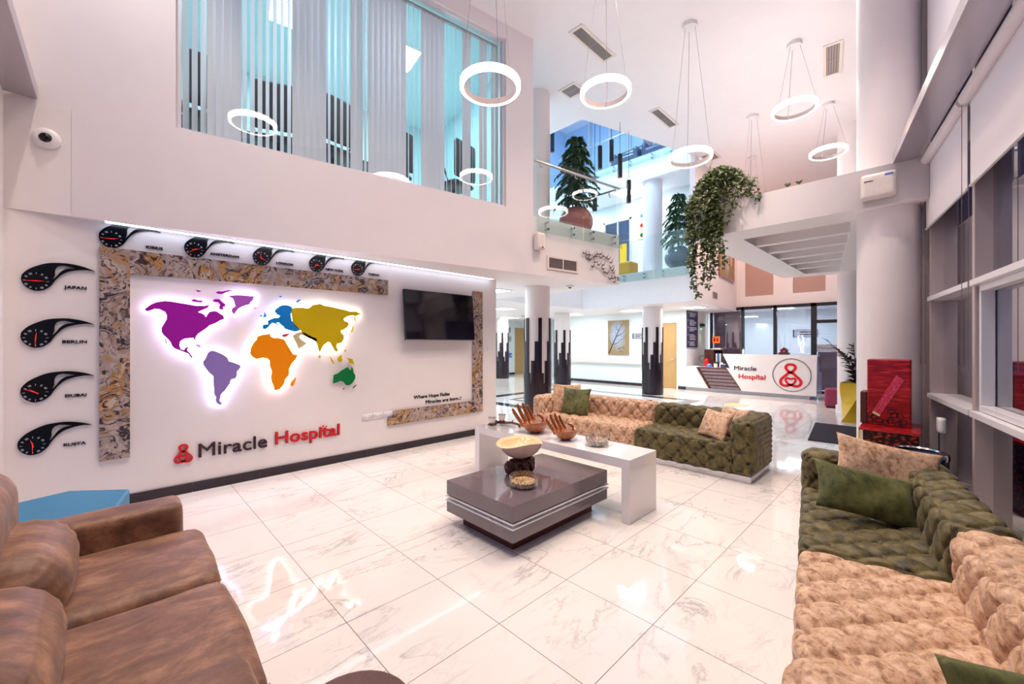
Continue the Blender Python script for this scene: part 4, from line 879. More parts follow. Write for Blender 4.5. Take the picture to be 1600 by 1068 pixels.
# right sofa: runs along the window wall, faces the room; local x -> +a, front at o=-.05 ... back at o=.79 : local y must grow with o -> mirrored by rotating 180 + reversed x
make_module(1.42, -1, M['green'], 'olive green tufted sofa section by the windows, behind the nearest beige section', WF(4.22, -.05), A9+PI, .010)
make_module(1.62, 1, M['beige'], 'beige tufted sofa section nearest the camera at lower right', WF(2.80, -.05), A9+PI, .010)
def pillow_bm(w_, h_, th, n=26, seed=0):
    bm = bm_new(); rn = random.Random(seed); ph = rn.uniform(0, 6); G = {}
    for s in (0, 1):
        for i in range(n+1):
            for j in range(n+1):
                u, v = 2*i/n-1, 2*j/n-1; e = (max(0, 1-u*u)*max(0, 1-v*v))**.45
                px = u*w_/2*(1-.10*(1-u*u)*0-.09*(1-abs(v)**2)*abs(u)**3); pz = v*h_/2*(1-.10*(1-abs(u)**2)*abs(v)**3)
                y = (1 if s else -1)*th/2*e+.008*math.sin(5*u+ph)*math.sin(4*v+ph)*e
                if s == 1 and (i in (0, n) or j in (0, n)): G[s,i,j] = G[0,i,j]; continue
                G[s,i,j] = bm.verts.new((px, y, pz))
        for i in range(n):
            for j in range(n):
                q = [G[s,i,j], G[s,i+1,j], G[s,i+1,j+1], G[s,i,j+1]]; bm.faces.new(q if s == 0 else q[::-1])
    return bm
def pillow(label, mat, loc, w_, h_, th, rot, group='loose sofa cushions', seed=0):
    o = obj('cushion', pillow_bm(w_, h_, th, seed=seed), mat, smooth=True, loc=loc); o.rotation_euler = rot; tag(o, label, 'cushion', group); return o
pillow('beige velvet cushion leaning in the left corner of the far sofa, behind the olive cushion', M['beige'], (5.42,4.22,.64), .48,.50,.14, (-.30,0,-PI/2+.6), seed=1)
pillow('olive green cushion in front of a beige one on the far beige sofa section', M['greenp'], (5.32,3.96,.62), .50,.46,.14, (-.28,0,-PI/2+.15), seed=2)
pillow('beige cushion in front, leaning against the arm of the far olive section', M['beige'], (5.22,1.80,.575), .46,.36,.13, (-.45,0,-PI/2-.55), seed=3)
pillow('second beige cushion half hidden behind the one on the far olive section', M['beige'], (5.46,1.68,.585), .42,.36,.12, (-.3,0,-PI/2-.5), seed=4)
pillow('beige rectangular cushion standing in the corner of the olive section by the windows', M['beige'], WF(3.86,.43,.665), .62,.38,.15, (-.34,.20,-1.12), seed=5)
pillow('dark olive rectangular cushion in front of a beige one by the windows', M['greenp'], WF(3.46,.28,.585), .58,.32,.14, (-.55,.22,-1.0), seed=6)
pillow('dark olive cushion cut off by the bottom edge of the picture at the right', M['greenp'], WF(1.52,.52,.60), .56,.34,.13, (-.35,.05,-.95), seed=7)
# brown leather sofa: faces +X, back towards -X.
t = thing('leather_sofa', 'brown suede-look two-seat sofa with roll cushions in the lower left corner', 'sofa', (0,0,0))
def wr(k):
    return lambda p, d: .010*noise.noise(Vector((p.x*3, p.y*3, p.z*5+k)))+.0025*math.sin(70*p.z+14*noise.noise(p*5))*max(0, -d.z*0+.5)*(1 if k > 5 else .0)
for (y0, y1, k) in ((2.33,3.06,1),(1.50,2.31,2)):
    bm = bm_new(); roundbox(bm, -.25, .37, y0, y1, .26, .455, .05, .03, (lambda y0, y1, k: lambda p, d: .035*max(0, d.z)*(max(0, 1-((p.y-(y0+y1)/2)/((y1-y0)/2))**2))**.5+.006*noise.noise(Vector((p.x*6, p.y*6, k))))(y0, y1, k)); s_ = obj('seat_cushion', bm, M['leather'], t, smooth=True)
    bm = bm_new()
    for i in range(46):
        y = y0+.03; x = -.2+i*.0125; box(bm, x, x+.007, y0+.008, y0+.012, .435, .437)
    obj('stitching', bm, M['brownwood'], s_)
    bm = bm_new(); roundbox(bm, -.52, -.13, y0+.01, y1-.01, .40, .72, .155, .02, (lambda y0, y1, k: lambda p, d: .02*max(0, 1-((p.y-(y0+y1)/2)/((y1-y0)/2))**2)+.004*math.sin(60*math.atan2(p.z-.56, p.x+.3)/3+4*noise.noise(Vector((p.x*4, p.y*3, p.z*4))))*(.5+.5*noise.noise(Vector((p.y*4, p.z*3, k)))))(y0, y1, k)); obj('lumbar_cushion', bm, M['leather'], t, smooth=True)
    bm = bm_new(); roundbox(bm, -.62, -.31, y0+.01, y1-.01, .60, .99, .13, .03, lambda p, d: .006*noise.noise(p*5)); obj('head_cushion', bm, M['leather'], t, smooth=True)
for (y0, y1) in ((3.07,3.31),(1.22,1.485)):
    bm = bm_new(); roundbox(bm, -.58, .30, y0, y1, .10, .615, .045, .03, lambda p, d: .006*noise.noise(p*4)); obj('armrest', bm, M['leather'], t, smooth=True)
bm = bm_new(); roundbox(bm, -.60, .26, 1.30, 3.25, .10, .28, .03, .06); obj('frame', bm, M['leather'], t, smooth=True)
for x in (-.5, .18):
    for y in (1.32, 3.22): bm = bm_new(); cyl(bm, x, y, 0, .11, .022, 16, .03); obj('leg', bm, M['blackmat'], t)
# poufs
def hexpouf(name, label, x, y, r, h, mat, rz=0, n=6):
    t = thing(name, label, 'pouf', (x, y, 0), rz)
    P_ = [(r*math.cos(2*PI*k/n), r*math.sin(2*PI*k/n)) for k in range(n)]
    bm = bm_new(); prism(bm, P_, .05, h); obj('upholstery', bm, mat, t, bevel=.015, seg=3)
    bm = bm_new(); prism(bm, [(a*.93, b*.93) for a, b in P_], 0, .051); obj('base', bm, M['blackmat'], t); return t
hexpouf('hexagonal_pouf', 'teal blue hexagonal pouf against the map wall behind the leather sofa', -.30, 4.10, .42, .45, M['teal'], .35)
hexpouf('round_stool', 'dark brown round stool just showing at the bottom edge beside the leather sofa', .50, 1.20, .19, .44, M['stool'], 0, 32)
t = thing('cube_pouf', 'magenta cube pouf beside the round column near reception', 'pouf', (12.62,1.55,0), .1)
bm = bm_new(); roundbox(bm, -.22,.22,-.22,.22,.03,.46,.03,.05); obj('upholstery', bm, M['magenta'], t, smooth=True)
bm = bm_new(); box(bm, -.19,.19,-.19,.19,0,.04); obj('base', bm, M['blackmat'], t)

# ================================================================== TABLES
t = thing('coffee_table', 'low taupe gloss coffee table with two white glass edges on a red wood plinth', 'table', (2.665,2.485,0))
bm = bm_new(); box(bm, -.615,.615,-.405,.405,.262,.38); obj('tabletop', bm, M['table'], t, bevel=.002)
bm = bm_new(); box(bm, -.615,.615,-.405,.405,.115,.205); obj('lower_body', bm, M['table'], t, bevel=.002)
bm = bm_new(); box(bm, -.575,.575,-.365,.365,.205,.262); obj('groove', bm, M['tabledark'], t)
for z in (.2115,.244): bm = bm_new(); box(bm, -.625,.625,-.414,.414,z,z+.008); obj('glass_edge', bm, M['whitemat'], t)
bm = bm_new(); box(bm, -.515,.515,-.305,.305,0,.1151); obj('plinth', bm, M['redwood'], t, bevel=.003)
t = thing('bench_table', 'white lacquered waterfall bench table between the coffee table and the far sofa', 'table', (3.40,2.82,0))
bm = bm_new(); P_ = [(-1.04,.003),(-1.04,.553),(1.04,.553),(1.04,.003),(.962,.003),(.962,.473),(-.962,.473),(-.962,.003)]
me = flat([P_], .49); me.transform(Matrix.Translation((0,.245,0))); me.transform(Matrix.Rotation(PI/2,4,'Z')); with_mat(me, M['white']); o = mobj('body', me, t, bevel=.002)
# freeform ceramic bowl on a root-wood foot
bx, by = 2.66, 2.60
t = thing('ceramic_bowl', 'wavy-rimmed cream ceramic bowl resting on the dark root-wood foot', 'bowl', (bx,by,.515))
def wob(r, z, a, i):
    k = max(0, (r-.06)/.16); r *= 1.02; return (r*(1+.07*k*math.sin(2*a+.9)+.05*k*math.sin(3*a)), z*1.12+.016*k*k*math.sin(2*a-.9)+.009*k*math.sin(3*a+1))
bm = bm_new(); lathe(bm, [(.035,.0),(.08,.008),(.125,.030),(.165,.062),(.198,.10),(.214,.128)], 64, wob=wob); lathe(bm, [(.214,.128),(.209,.131),(.190,.104),(.155,.068),(.11,.04),(.05,.024),(.001,.022)], 64, wob=wob)
f = obj('bowl', bm, M['creamout'], t, smooth=True); f.data.materials.append(M['cream'])
for p in f.data.polygons:
    if p.index >= 64*5: p.material_index = 1
bm = bm_new(); lathe(bm, [(.034,.0),(.03,-.02),(.001,-.02)], 24); obj('foot', bm, M['creamout'], t, smooth=True)
bm = bm_new()
def rootblob(c, s, k):
    g = bmesh.ops.create_icosphere(bm, subdivisions=5, radius=1)
    for v in g['verts']:
        n = v.co.normalized(); d = 1+.35*noise.noise(n*1.8+Vector((k,0,0)))+.22*noise.noise(n*4.5+Vector((0,k,0)))-.10*abs(noise.noise(n*11+Vector((k,k,0))))
        v.co = Vector((c[0]+n.x*s[0]*d, c[1]+n.y*s[1]*d, max(-.0, c[2]+n.z*s[2]*d)))
rootblob((-.02,.0,.065), (.115,.10,.062), 1); rootblob((.09,-.03,.07), (.045,.045,.075), 5); rootblob((-.10,.03,.055), (.05,.05,.06), 9)
for k in range(9):
    a = k*.7; tube(bm, [(.03*math.cos(a),.03*math.sin(a),.115),(.10*math.cos(a),.09*math.sin(a),.10+.015*math.sin(3*a)),(.125*math.cos(a+.3),.11*math.sin(a+.3),.05),(.11*math.cos(a+.5),.10*math.sin(a+.5),.012)], [.014,.016,.02,.012], 8)
o = obj('root_wood_stand', bm, M['driftwood'], smooth=True, loc=(bx,by,.381)); tag(o, 'gnarled dark root-wood foot carrying the cream bowl on the coffee table', 'stand')
for v in []: pass
def glassdish(label, x, y, z, r, h, fill, fmat):
    t = thing('glass_dish', label, 'dish', (x,y,z))
    bm = bm_new(); lathe(bm, [(.001,.002),(r*.96,.002),(r,.008),(r,h),(r-.004,h),(r-.005,.012),(.001,.012)], 48); lathe(bm, [(r-.006,h-.002),(r-.003,h+.004),(r+.002,h-.001),(r,h-.006)], 48); obj('bowl', bm, M['dishglass'], t, smooth='auto')
    return t
def dishfill(name, label, x, y, z, r, h, mat, n, sz):
    rn = random.Random(n); bm = bm_new(); lathe(bm, [(.001,.0),(r,.0),(r,h*.7),(r*.6,h*.86),(.001,h*.9)], 40)
    for _ in range(n):
        a = rn.uniform(0, 2*PI); q = r*.94*math.sqrt(rn.random()); s = sz*rn.uniform(.6,1.3); vs_ = bmesh.ops.create_icosphere(bm, subdivisions=1, radius=1)['verts']
        mt = Matrix.Translation((q*math.cos(a), q*math.sin(a), h*(.9-.2*q/r)))@Matrix.Rotation(rn.uniform(0,6),4,(rn.random(),rn.random(),rn.random()+.1))@Matrix.Diagonal((s,s*.6,s*.35,1)); xform(vs_, mt)
    o = obj(name, bm, mat, loc=(x,y,z)); tag(o, label, 'potpourri'); o['kind'] = 'stuff'
glassdish('round glass dish of seeds on the coffee table in front of the root-wood foot', 2.42,2.33,.3805,.116,.088,0,0)
dishfill('seed_mix', 'golden brown seeds filling the glass dish on the coffee table', 2.42,2.33,.394,.103,.042,M['seeds'],520,.006)
glassdish('round glass dish of dried petals on the white bench table', 3.42,2.28,.5535,.118,.088,0,0)
dishfill('dried_petals', 'pink and brown dried petals filling the glass dish on the white bench table', 3.42,2.28,.567,.105,.048,M['potpourri'],170,.017)
# carved wooden hands
def handbowl(label, x, y, z, rz, sc):
    bm = bm_new()
    def pw(r, zz, a, i):
        k = r/.13; return (r*(1+.16*math.cos(a)), zz+.030*k*k*max(0, math.cos(a))**1)
    lathe(bm, [(.001,.0),(.045,.0),(.085,.022),(.115,.055),(.128,.085),(.118,.094),(.10,.07),(.07,.045),(.001,.032)], 40, wob=pw)
    for i, (yy, L, ln) in enumerate([(-.090,.14,.9),(-.033,.18,.55),(.027,.185,.3),(.086,.155,.1)]):
        x0 = -.080; sw = -.10; pts = [(x0+.02, yy*.90, .055), (x0-.010, yy*.95, .09), (x0-.030, yy*1.0+sw*.25, .09+L*.34), (x0-.038, yy*1.03+sw*.55, .09+L*.68), (x0-.030, yy*1.05+sw*.8, .09+L*.95)]
        tube(bm, pts, [.021,.019,.018,.0165,.011], 12)
    tube(bm, [(.03,.118,.075),(.0,.13,.105),(-.03,.118,.135),(-.055,.085,.15)], [.026,.024,.020,.013], 12)
    for v in bm.verts: v.co *= sc
    o = obj('carved_hand_bowl', bm, M['handwood'], smooth=True, loc=(x,y,z), rotz=rz); rm = o.modifiers.new('weld', 'REMESH'); rm.mode = 'VOXEL'; rm.voxel_size = .0042; rm.use_smooth_shade = True
    sm = o.modifiers.new('soft', 'SMOOTH'); sm.factor = .6; sm.iterations = 4
    tag(o, label, 'bowl', 'carved wooden hand bowls'); return o
HR = AU-PI/2
handbowl('larger carved wooden open-hand bowl, left one on the white bench table', 3.40,3.10,.553,HR-.85,1.22)
handbowl('smaller carved wooden open-hand bowl, right one next to the glass dish', 3.37,2.64,.553,HR-.95,1.0)
# twig cup stand with two cups
cx_, cy_ = 3.40,3.60
bm = bm_new()
tube(bm, [(-.02,.16,.045),(0,.10,.03),(.02,.0,.035),(.03,-.10,.05),(.04,-.20,.04),(.05,-.29,.025)], [.016,.018,.016,.014,.014,.010], 10)
tube(bm, [(.0,.10,.03),(-.07,.12,.02),(-.10,.08,.012)], [.014,.012,.010], 8); tube(bm, [(-.02,.16,.03),(-.05,.2,.012)], .012, 8); tube(bm, [(.03,-.1,.05),(.035,-.12,.085)], [.008,.004], 6); tube(bm, [(.04,-.2,.035),(.05,-.22,.0)], .010, 8)
cyl(bm, -.075,.135,.012,.022,.045,20); cyl(bm, .01,.05,.05,.058,.04,20); tube(bm, [(.01,.05,.03),(.01,.05,.055)], .012, 8); box(bm, -.11,-.03,.10,.18,.0,.013)
for v in bm.verts: v.co.z = max(0, v.co.z)
o = obj('twig_cup_stand', bm, M['driftwood'], smooth=True, loc=(cx_,cy_,.5535)); tag(o, 'dark twig cup stand at the left end of the white bench table', 'stand')
for (dx, dy, dz, l) in ((-.075,.135,.0225,'small pale cup lower on the front of the twig stand'),(.01,.05,.0585,'small pale cup higher at the back of the twig stand')):
    t = thing('small_cup', l, 'cup', (cx_+dx,cy_+dy,.5535+dz), 0, 'cups on the twig stand')
    bm = bm_new(); lathe(bm, [(.001,0),(.026,0),(.040,.024),(.047,.076),(.043,.076),(.037,.026),(.001,.006)], 28); obj('cup_body', bm, M['cup'], t, smooth='auto')
    bm = bm_new(); lathe(bm, [(.0475,.072),(.0475,.078),(.0425,.078)], 28); obj('rim', bm, M['brownwood'], t)

# ================================================================== RECEPTION DESK
t = thing('reception_desk', 'white reception desk with slanted front, slatted mauve panel and red emblem', 'desk', (13.75,5.72,0), -PI/2)
# local x = 5.72 - Y, local y = X - 13.75
def dX(Y): return 5.72-Y
def prof(loops, y0, y1, mat, name, bevel=0):
    me = flat(loops, y1-y0); me.transform(Matrix.Translation((0, y1, 0))); with_mat(me, mat); return mobj(name, me, t, bevel=bevel)
prof([[(dX(4.516),1.235),(dX(2.10),1.24),(dX(2.12),.11),(dX(3.975),.11)]], 0, .06, M['white'], 'front_panel', .004)
prof([[(dX(4.50),1.235),(dX(2.10),1.24),(dX(2.10),1.20),(dX(4.49),1.20)]], .06, .42, M['white'], 'transaction_top')
bm = bm_new(); v = [(0,.06,.11),(0,.42,1.2),(0,.06,1.2),(0,.75,.11)]
P_ = [(.06,1.2),(.30,1.2),(.52,.74),(.85,.74),(.85,.11),(.06,.11)]; a = [bm.verts.new((dX(2.12)-.04, y, z)) for y, z in P_]; b = [bm.verts.new((dX(2.12), y, z)) for y, z in P_]; bm.faces.new(a); bm.faces.new(b[::-1])
for i in range(6): bm.faces.new((a[i], a[(i+1) % 6], b[(i+1) % 6], b[i]))
obj('end_panel', bm, M['white'], t)
prof([[(dX(5.70),.79),(dX(4.0),.79),(dX(4.0),.11),(dX(5.70),.11)]], .03, .06, M['white'], 'low_front_panel')
bm = bm_new(); box(bm, .02, dX(2.16), .06, .80, .755, .79); obj('worktop', bm, M['white'], t)
bm = bm_new(); box(bm, .02, .06, .06, .8, .11, .755); obj('left_end_panel', bm, M['white'], t)
bm = bm_new(); box(bm, .02, dX(2.28), .08, .82, 0, .11); obj('plinth', bm, M['plinth'], t)
prof([[(dX(5.338),.79),(dX(4.42),.80),(dX(3.98),.12),(dX(4.945),.115)]], .005, .03, M['slatwood'], 'slat_backing')
for k in range(6):
    z0 = .135+k*.108; z1 = z0+.072; fl_ = lambda z: dX(4.945)+(z-.115)/.675*(dX(5.338)-dX(4.945)); fr = lambda z: dX(3.98)+(z-.12)/.68*(dX(4.42)-dX(3.98))
    prof([[(fl_(z0)+.11, z0),(fl_(z1)+.11, z1),(fr(z1)-.015, z1),(fr(z0)-.015, z0)]], -.015, .005, M['slatdesk'], 'slat')
    prof([[(fl_(z0)+.03, z0+.01),(fl_(z1)+.03, z1-.01),(fl_(z1)+.085, z1-.01),(fl_(z0)+.085, z0+.01)]], -.004, .0049, M['dark'], 'slat_end_hole')
me = with_mat(text_me('Miracle', .60, .012, height=.125, bold=.012), M['purpleletter']); o = mobj('hospital_name_lettering', me, t, loc=(dX(4.18),0,.745))
me = with_mat(text_me('Hospital', .715, .012, height=.135, bold=.022), M['red']); o = mobj('hospital_name_lettering', me, t, loc=(dX(4.055),0,.49))
obj('figure_ornament', twig(.8), M['red'], t, loc=(dX(3.52),.006,.60))
obj('emblem', symbol(.56, .70, .012), M['red'], t, loc=(dX(2.71),0,.305))
circ = [(.455*math.cos(2*PI*k/72), .46*math.sin(2*PI*k/72)) for k in range(72)]
obj('emblem_ring', ribbon(circ, .014, .012), M['purpleletter'], t, loc=(dX(2.69),0,.665))
# things on and behind the desk
def on(name, label, cat, X, Y, z, group=None): return thing(name, label, cat, (X, Y, z), 0, group)
t = on('flower_arrangement', 'basket arrangement with red flowers on top of the reception desk', 'flowers', 13.99, 2.92, 1.241)
bm = bm_new(); roundbox(bm, -.08,.08,-.14,.14,0,.06,.02,.03); obj('basket', bm, M['brownwood'], t, smooth=True)
bm = bm_new(); rn = random.Random(4)
for k in range(60): sphere(bm, (rn.uniform(-.05,.05), rn.uniform(-.12,.12)*(1-k/90), .06+.14*rn.random()**1.5*(1-k/120)), rn.uniform(.012,.022), u=6, v=4)
obj('foliage', bm, M['leafplum'], t)
bm = bm_new()
for (y, z) in ((.0,.19),(.03,.15),(-.05,.12),(.06,.09)): sphere(bm, (-.02,y,z), .028, u=12, v=8)
obj('blooms', bm, M['red'], t)
t = on('sanitiser_bottle', 'small clear sanitiser bottle on the raised part of the desk', 'bottle', 13.98, 3.99, 1.241)
bm = bm_new(); lathe(bm, [(.001,0),(.03,0),(.032,.12),(.012,.14),(.012,.16)], 20); obj('bottle_body', bm, M['whitemat'], t, smooth='auto')
bm = bm_new(); tube(bm, [(0,0,.15),(0,0,.19),(-.03,0,.19)], .007, 8); obj('pump', bm, M['blueplastic'], t)
t = on('filing_cabinet', 'dark brown cabinet with open shelves behind the left of the desk', 'cabinet', 14.95, 5.14, 0)
bm = bm_new(); box(bm, -.2,.2,-.32,-.30,0,1.33); box(bm, -.2,.2,.28,.30,0,1.33); box(bm, -.2,.2,-.32,.30,1.33,1.36); box(bm, .18,.2,-.3,.28,0,1.33); box(bm, -.2,.2,-.02,0,0,1.33); obj('carcass', bm, M['brownwood'], t)
bm = bm_new(); box(bm, -.21,-.2,0.0,.30,0.0,1.33); obj('door', bm, M['brownwood'], t)
for z in (.45,.9): bm = bm_new(); box(bm, -.19,.18,-.3,-.02,z,z+.02); obj('shelf', bm, M['brownwood'], t)
for k, (y, m) in enumerate(((-.08,'paper'),(-.14,'blueplastic'),(-.20,'paper'),(-.25,'potgrey'))):
    bm = bm_new(); box(bm, -.025, .20, -.022,.022,0,.30); o = obj('ring_binder', bm, M[m], loc=(14.82, 5.14+y, .921), bevel=.004); tag(o, ['white ring binder first in the cabinet behind the desk','blue ring binder in the cabinet behind the desk','white ring binder third in the cabinet behind the desk','grey ring binder at the end of the cabinet shelf'][k], 'binder', 'binders in the brown cabinet')
bm = bm_new(); box(bm, -.12,.12,-.16,.16,0,.03); v = box(bm, -.1,.1,-.12,.12,.031,.045); xform(v, Matrix.Rotation(.2,4,'Z')); o = obj('paper_stack', bm, M['paper'], loc=(14.95,5.1,1.361)); tag(o, 'stack of papers lying on top of the brown cabinet', 'papers')
t = on('fire_extinguisher', 'red fire extinguisher with black hose behind the left of the desk', 'fire extinguisher', 14.42, 5.25, .7905)
bm = bm_new(); lathe(bm, [(.001,0),(.07,0),(.075,.02),(.075,.20),(.05,.25),(.02,.27),(.02,.29),(.001,.29)], 28); obj('cylinder', bm, M['extred'], t, smooth='auto')
bm = bm_new(); box(bm, -.02,.02,-.05,.03,.29,.31); box(bm, -.015,.015,-.07,.03,.325,.335); obj('valve', bm, M['blackmat'], t)
bm = bm_new(); tube(bm, smooth_loop([(0,.03,.30),(0,.12,.36),(0,.22,.30),(0,.22,.18),(0,.10,.12)],6,False), .009, 8); obj('hose', bm, M['blackmat'], t, smooth=True)
for (Y, nm, lb, m, sz) in ((5.02,'tissue_box','blue tissue box on the low counter of the desk','blueplastic',(.09,.12,.09)),(4.56,'document_tray','dark blue document tray on the low counter by the slanted panel','boardnavy',(.14,.16,.10)),(4.70,'card_holder','white card holder behind the plant on the low counter','paper',(.04,.1,.14))):
    t = on(nm, lb, nm.split('_')[-1], 14.05 if nm != 'card_holder' else 14.2, Y, .7905)
    bm = bm_new(); box(bm, -sz[0], sz[0]*.6, -sz[1]/2, sz[1]/2, 0, sz[2]); obj('shell', bm, M[m], t, bevel=.008)
    bm = bm_new(); box(bm, -sz[0]*.4, sz[0]*.3, -sz[1]/4, sz[1]/4, sz[2], sz[2]+.015); obj('contents', bm, M['paper'], t)
t = on('desk_plant', 'tiny green plant in a white pot on the low counter of the desk', 'plant', 14.0, 4.81, .7905)
bm = bm_new(); lathe(bm, [(.001,0),(.05,0),(.065,.12),(.055,.12),(.05,.10),(.001,.10)], 24); obj('pot', bm, M['white'], t, smooth='auto')
bm = bm_new()
for k in range(26):
    a = k*2.4; r = .05*math.sqrt(k/26); tube(bm, [(r*.5*math.cos(a), r*.5*math.sin(a), .09), (r*1.5*math.cos(a), r*1.5*math.sin(a), .17+.03*math.sin(k))], [.008,.003], 5)
obj('leaves', bm, M['leafolive'], t)
bm = bm_new(); box(bm, -.1,.1,-.16,.16,0,.012); v = box(bm, -.08,.08,-.12,.12,.0125,.02); xform(v, Matrix.Rotation(.3,4,'Z')); o = obj('magazines', bm, M['paper'], loc=(14.0,5.5,.7905)); tag(o, 'flat magazines at the left end of the low counter', 'magazines')
# directory board, pharmacy sign with green light, small signs
t = thing('directory_board', 'navy floor directory board with pale lettering beside the oak door', 'sign', (14.36,5.719,2.08), 0)
bm = bm_new(); box(bm, -.46,.46,-.03,0,-.65,.65); obj('panel', bm, M['boardnavy'], t, bevel=.003)
for i in range(5):
    z = .52-i*.25; bm = bm_new(); box(bm, -.40,-.35,-.033,-.0301,z,z+.03); box(bm, -.42,-.405,-.033,-.0301,z+.01,z+.018); obj('floor_mark', bm, M['boardtext'], t)
    bm = bm_new(); rn = random.Random(i)
    for j in range(3+(i % 2)): L = rn.uniform(.35,.62); box(bm, -.25, -.25+L, -.033, -.0301, z-.002-j*.052, z+.024-j*.052)
    obj('text_lines', bm, M['boardtext'], t)
o = mobj('wall_lettering', with_mat(text_me('RÖN', .42, .02, height=.12, bold=.04), M['blackmat']), loc=(15.08,5.718,2.18)); tag(o, 'small dark raised lettering above the green light near the directory board', 'lettering')
t = thing('green_light', 'small green lamp shining down the wall under the dark lettering', 'lamp', (15.12,5.71,2.10))
bm = bm_new(); cyl(bm, 0,-.03,0,.04,.03,16); obj('housing', bm, M['blackmat'], t)
bm = bm_new(); cyl(bm, 0,-.03,-.006,-.001,.026,16); obj('lens', bm, M['greenled'], t)
lamp('green_lamp_light', 'SPOT', (15.12,5.66,2.08), 26*LK, (.1,1,.25), spot_size=.75, spot_blend=.6, shadow_soft_size=.02)
t = thing('evacuation_sign', 'small orange evacuation sign on the glass at the left of the partition', 'sign', (15.76,5.40,1.70), -PI/2)
bm = bm_new(); box(bm, -.13,.13,-.012,-.001,-.12,.12); obj('plate', bm, M['exitorange'], t)
bm = bm_new()
for sx in (-.05,.05): box(bm, sx-.03, sx+.03, -.014,-.0121,-.07,.07)
obj('pictogram', bm, M['red'], t)
def plate(label, X, Y, z, w_, h_, facing, txt):
    t = thing('sign_plate', label, 'sign', (X, Y, z), facing)
    bm = bm_new(); box(bm, -w_/2,w_/2,-.02,0,-h_/2,h_/2); obj('plate', bm, M['plinth'], t)
    bm = bm_new()
    for q in [(-w_/2-.01,w_/2+.01,-h_/2-.012,-h_/2),(-w_/2-.01,w_/2+.01,h_/2,h_/2+.012),(-w_/2-.01,-w_/2+.03,-h_/2,h_/2),(w_/2,w_/2+.01,-h_/2,h_/2)]: box(bm, q[0], q[1], -.03, 0, q[2], q[3])
    obj('frame', bm, M['potgrey'], t)
    bm = bm_new()
    for k in range(2): box(bm, -w_*.22, w_*(.38-.1*k), -.022,-.0201, h_*(.12-.35*k), h_*(.26-.35*k))
    obj('text_lines', bm, M['purpleletter'], t)
plate('framed door sign plate between the painting and the barred column', 13.899, 7.50, 1.85, .40, .16, -PI/2, '')
plate('framed office sign plate seen through the reception partition', 18.599, 3.2, 1.95, .75, .26, -PI/2, '')
plate('upper framed sign plate on the wall left of the leftmost oak door', 14.2, 14.78, 2.25, .34, .22, 0, '')
plate('lower framed sign plate on the wall left of the leftmost oak door', 14.2, 14.78, 1.80, .42, .24, 0, '')
t = thing('tree_painting', 'unframed canvas painting of a leaning blossoming tree on the corridor wall', 'painting', (13.899,8.31,1.79), -PI/2)
bm = bm_new(); box(bm, -.45,.45,-.035,0,-.665,.665); obj('canvas', bm, M['canvas'], t)
bm = bm_new(); T1 = [(-.40,-.60),(-.25,-.30),(-.08,.05),(.05,.30),(.18,.52)]
def br(p, r0, r1): tube(bm, [(x,-.036,z) for x, z in smooth_loop(p, 4, False)], [r0+(r1-r0)*i/(4*(len(p)-1)) for i in range(4*(len(p)-1)+1)], 6)
br(T1, .032, .008); br([(-.22,-.25),(-.05,-.22),(.12,-.1),(.28,.0)], .015, .005); br([(-.08,.05),(.1,.12),(.25,.2),(.32,.34)], .014, .004); br([(-.25,-.3),(-.38,-.1),(-.36,.08)], .013, .004); br([(.02,.25),(-.08,.4),(-.05,.55)], .010, .003); br([(.0,-.45),(.15,-.38),(.3,-.42)], .016, .006); br([(.05,-.5),(.2,-.55)], .012, .005)
for v in bm.verts: v.co.y = -.0352+(v.co.y+.036)*.12
obj('painted_tree', bm, M['bark'], t)
t = thing('wall_handrail', 'cream wall handrail along the corridor under the tree painting', 'handrail', (13.899,10.6,.86), -PI/2)
bm = bm_new(); roundbox(bm, 0,3.85,-.09,-.055,-.07,.07,.015,.2); obj('rail', bm, M['ventframe'], t)
for k in range(5):
    bm = bm_new(); box(bm, .2+k*.85,.26+k*.85,-.056,0,-.03,.03); obj('rail_bracket', bm, M['steel'], t)
bm = bm_new(); box(bm, 3.79,3.87,-.10,-.05,-.075,.075); obj('end_cap', bm, M['blueplastic'], t)
t = thing('blue_dispenser', 'small blue hand dispenser on the wall by the leftmost oak door', 'dispenser', (14.35,14.78,.98))
bm = bm_new(); roundbox(bm, -.07,.07,-.1,0,-.12,.12,.02,.05); obj('housing', bm, M['blueplastic'], t, smooth=True); bm = bm_new(); box(bm, -.03,.03,-.105,-.1,-.05,.02); obj('window', bm, M['paper'], t)
# door label band on the glass door
t = thing('door_glass_band', 'pale frosted band with lettering on the glass door by the column', 'sign', (15.76,1.86,1.42), -PI/2)
bm = bm_new(); box(bm, -.55,.55,-.006,-.002,-.11,.11); obj('band', bm, M['plinth'], t)
mobj('lettering', with_mat(text_me('Muhasebe . A', .62, .002, height=.07, bold=.0), M['potgrey']), t, loc=(-.5,-.0065,-.03))
# doormat and floor sticker
o = None
bm = bm_new(); prism(bm, [(9.83,1.53),(9.83,.80),(8.05,.62),(7.98,1.34)], .0, .014); o = obj('doormat', bm, M['mat']); tag(o, 'dark ribbed doormat on the floor left of the red drinks machine', 'doormat')
bm = bm_new(); prism(bm, [(11.3+.30*math.cos(a)*(1+.12*math.sin(3*a)), 3.4+.28*math.sin(a)) for a in [2*PI*k/28 for k in range(28)]], .0, .002); o = obj('floor_sticker', bm, M['paleyellow']); tag(o, 'yellow round floor sticker behind the far olive sofa section', 'sticker')
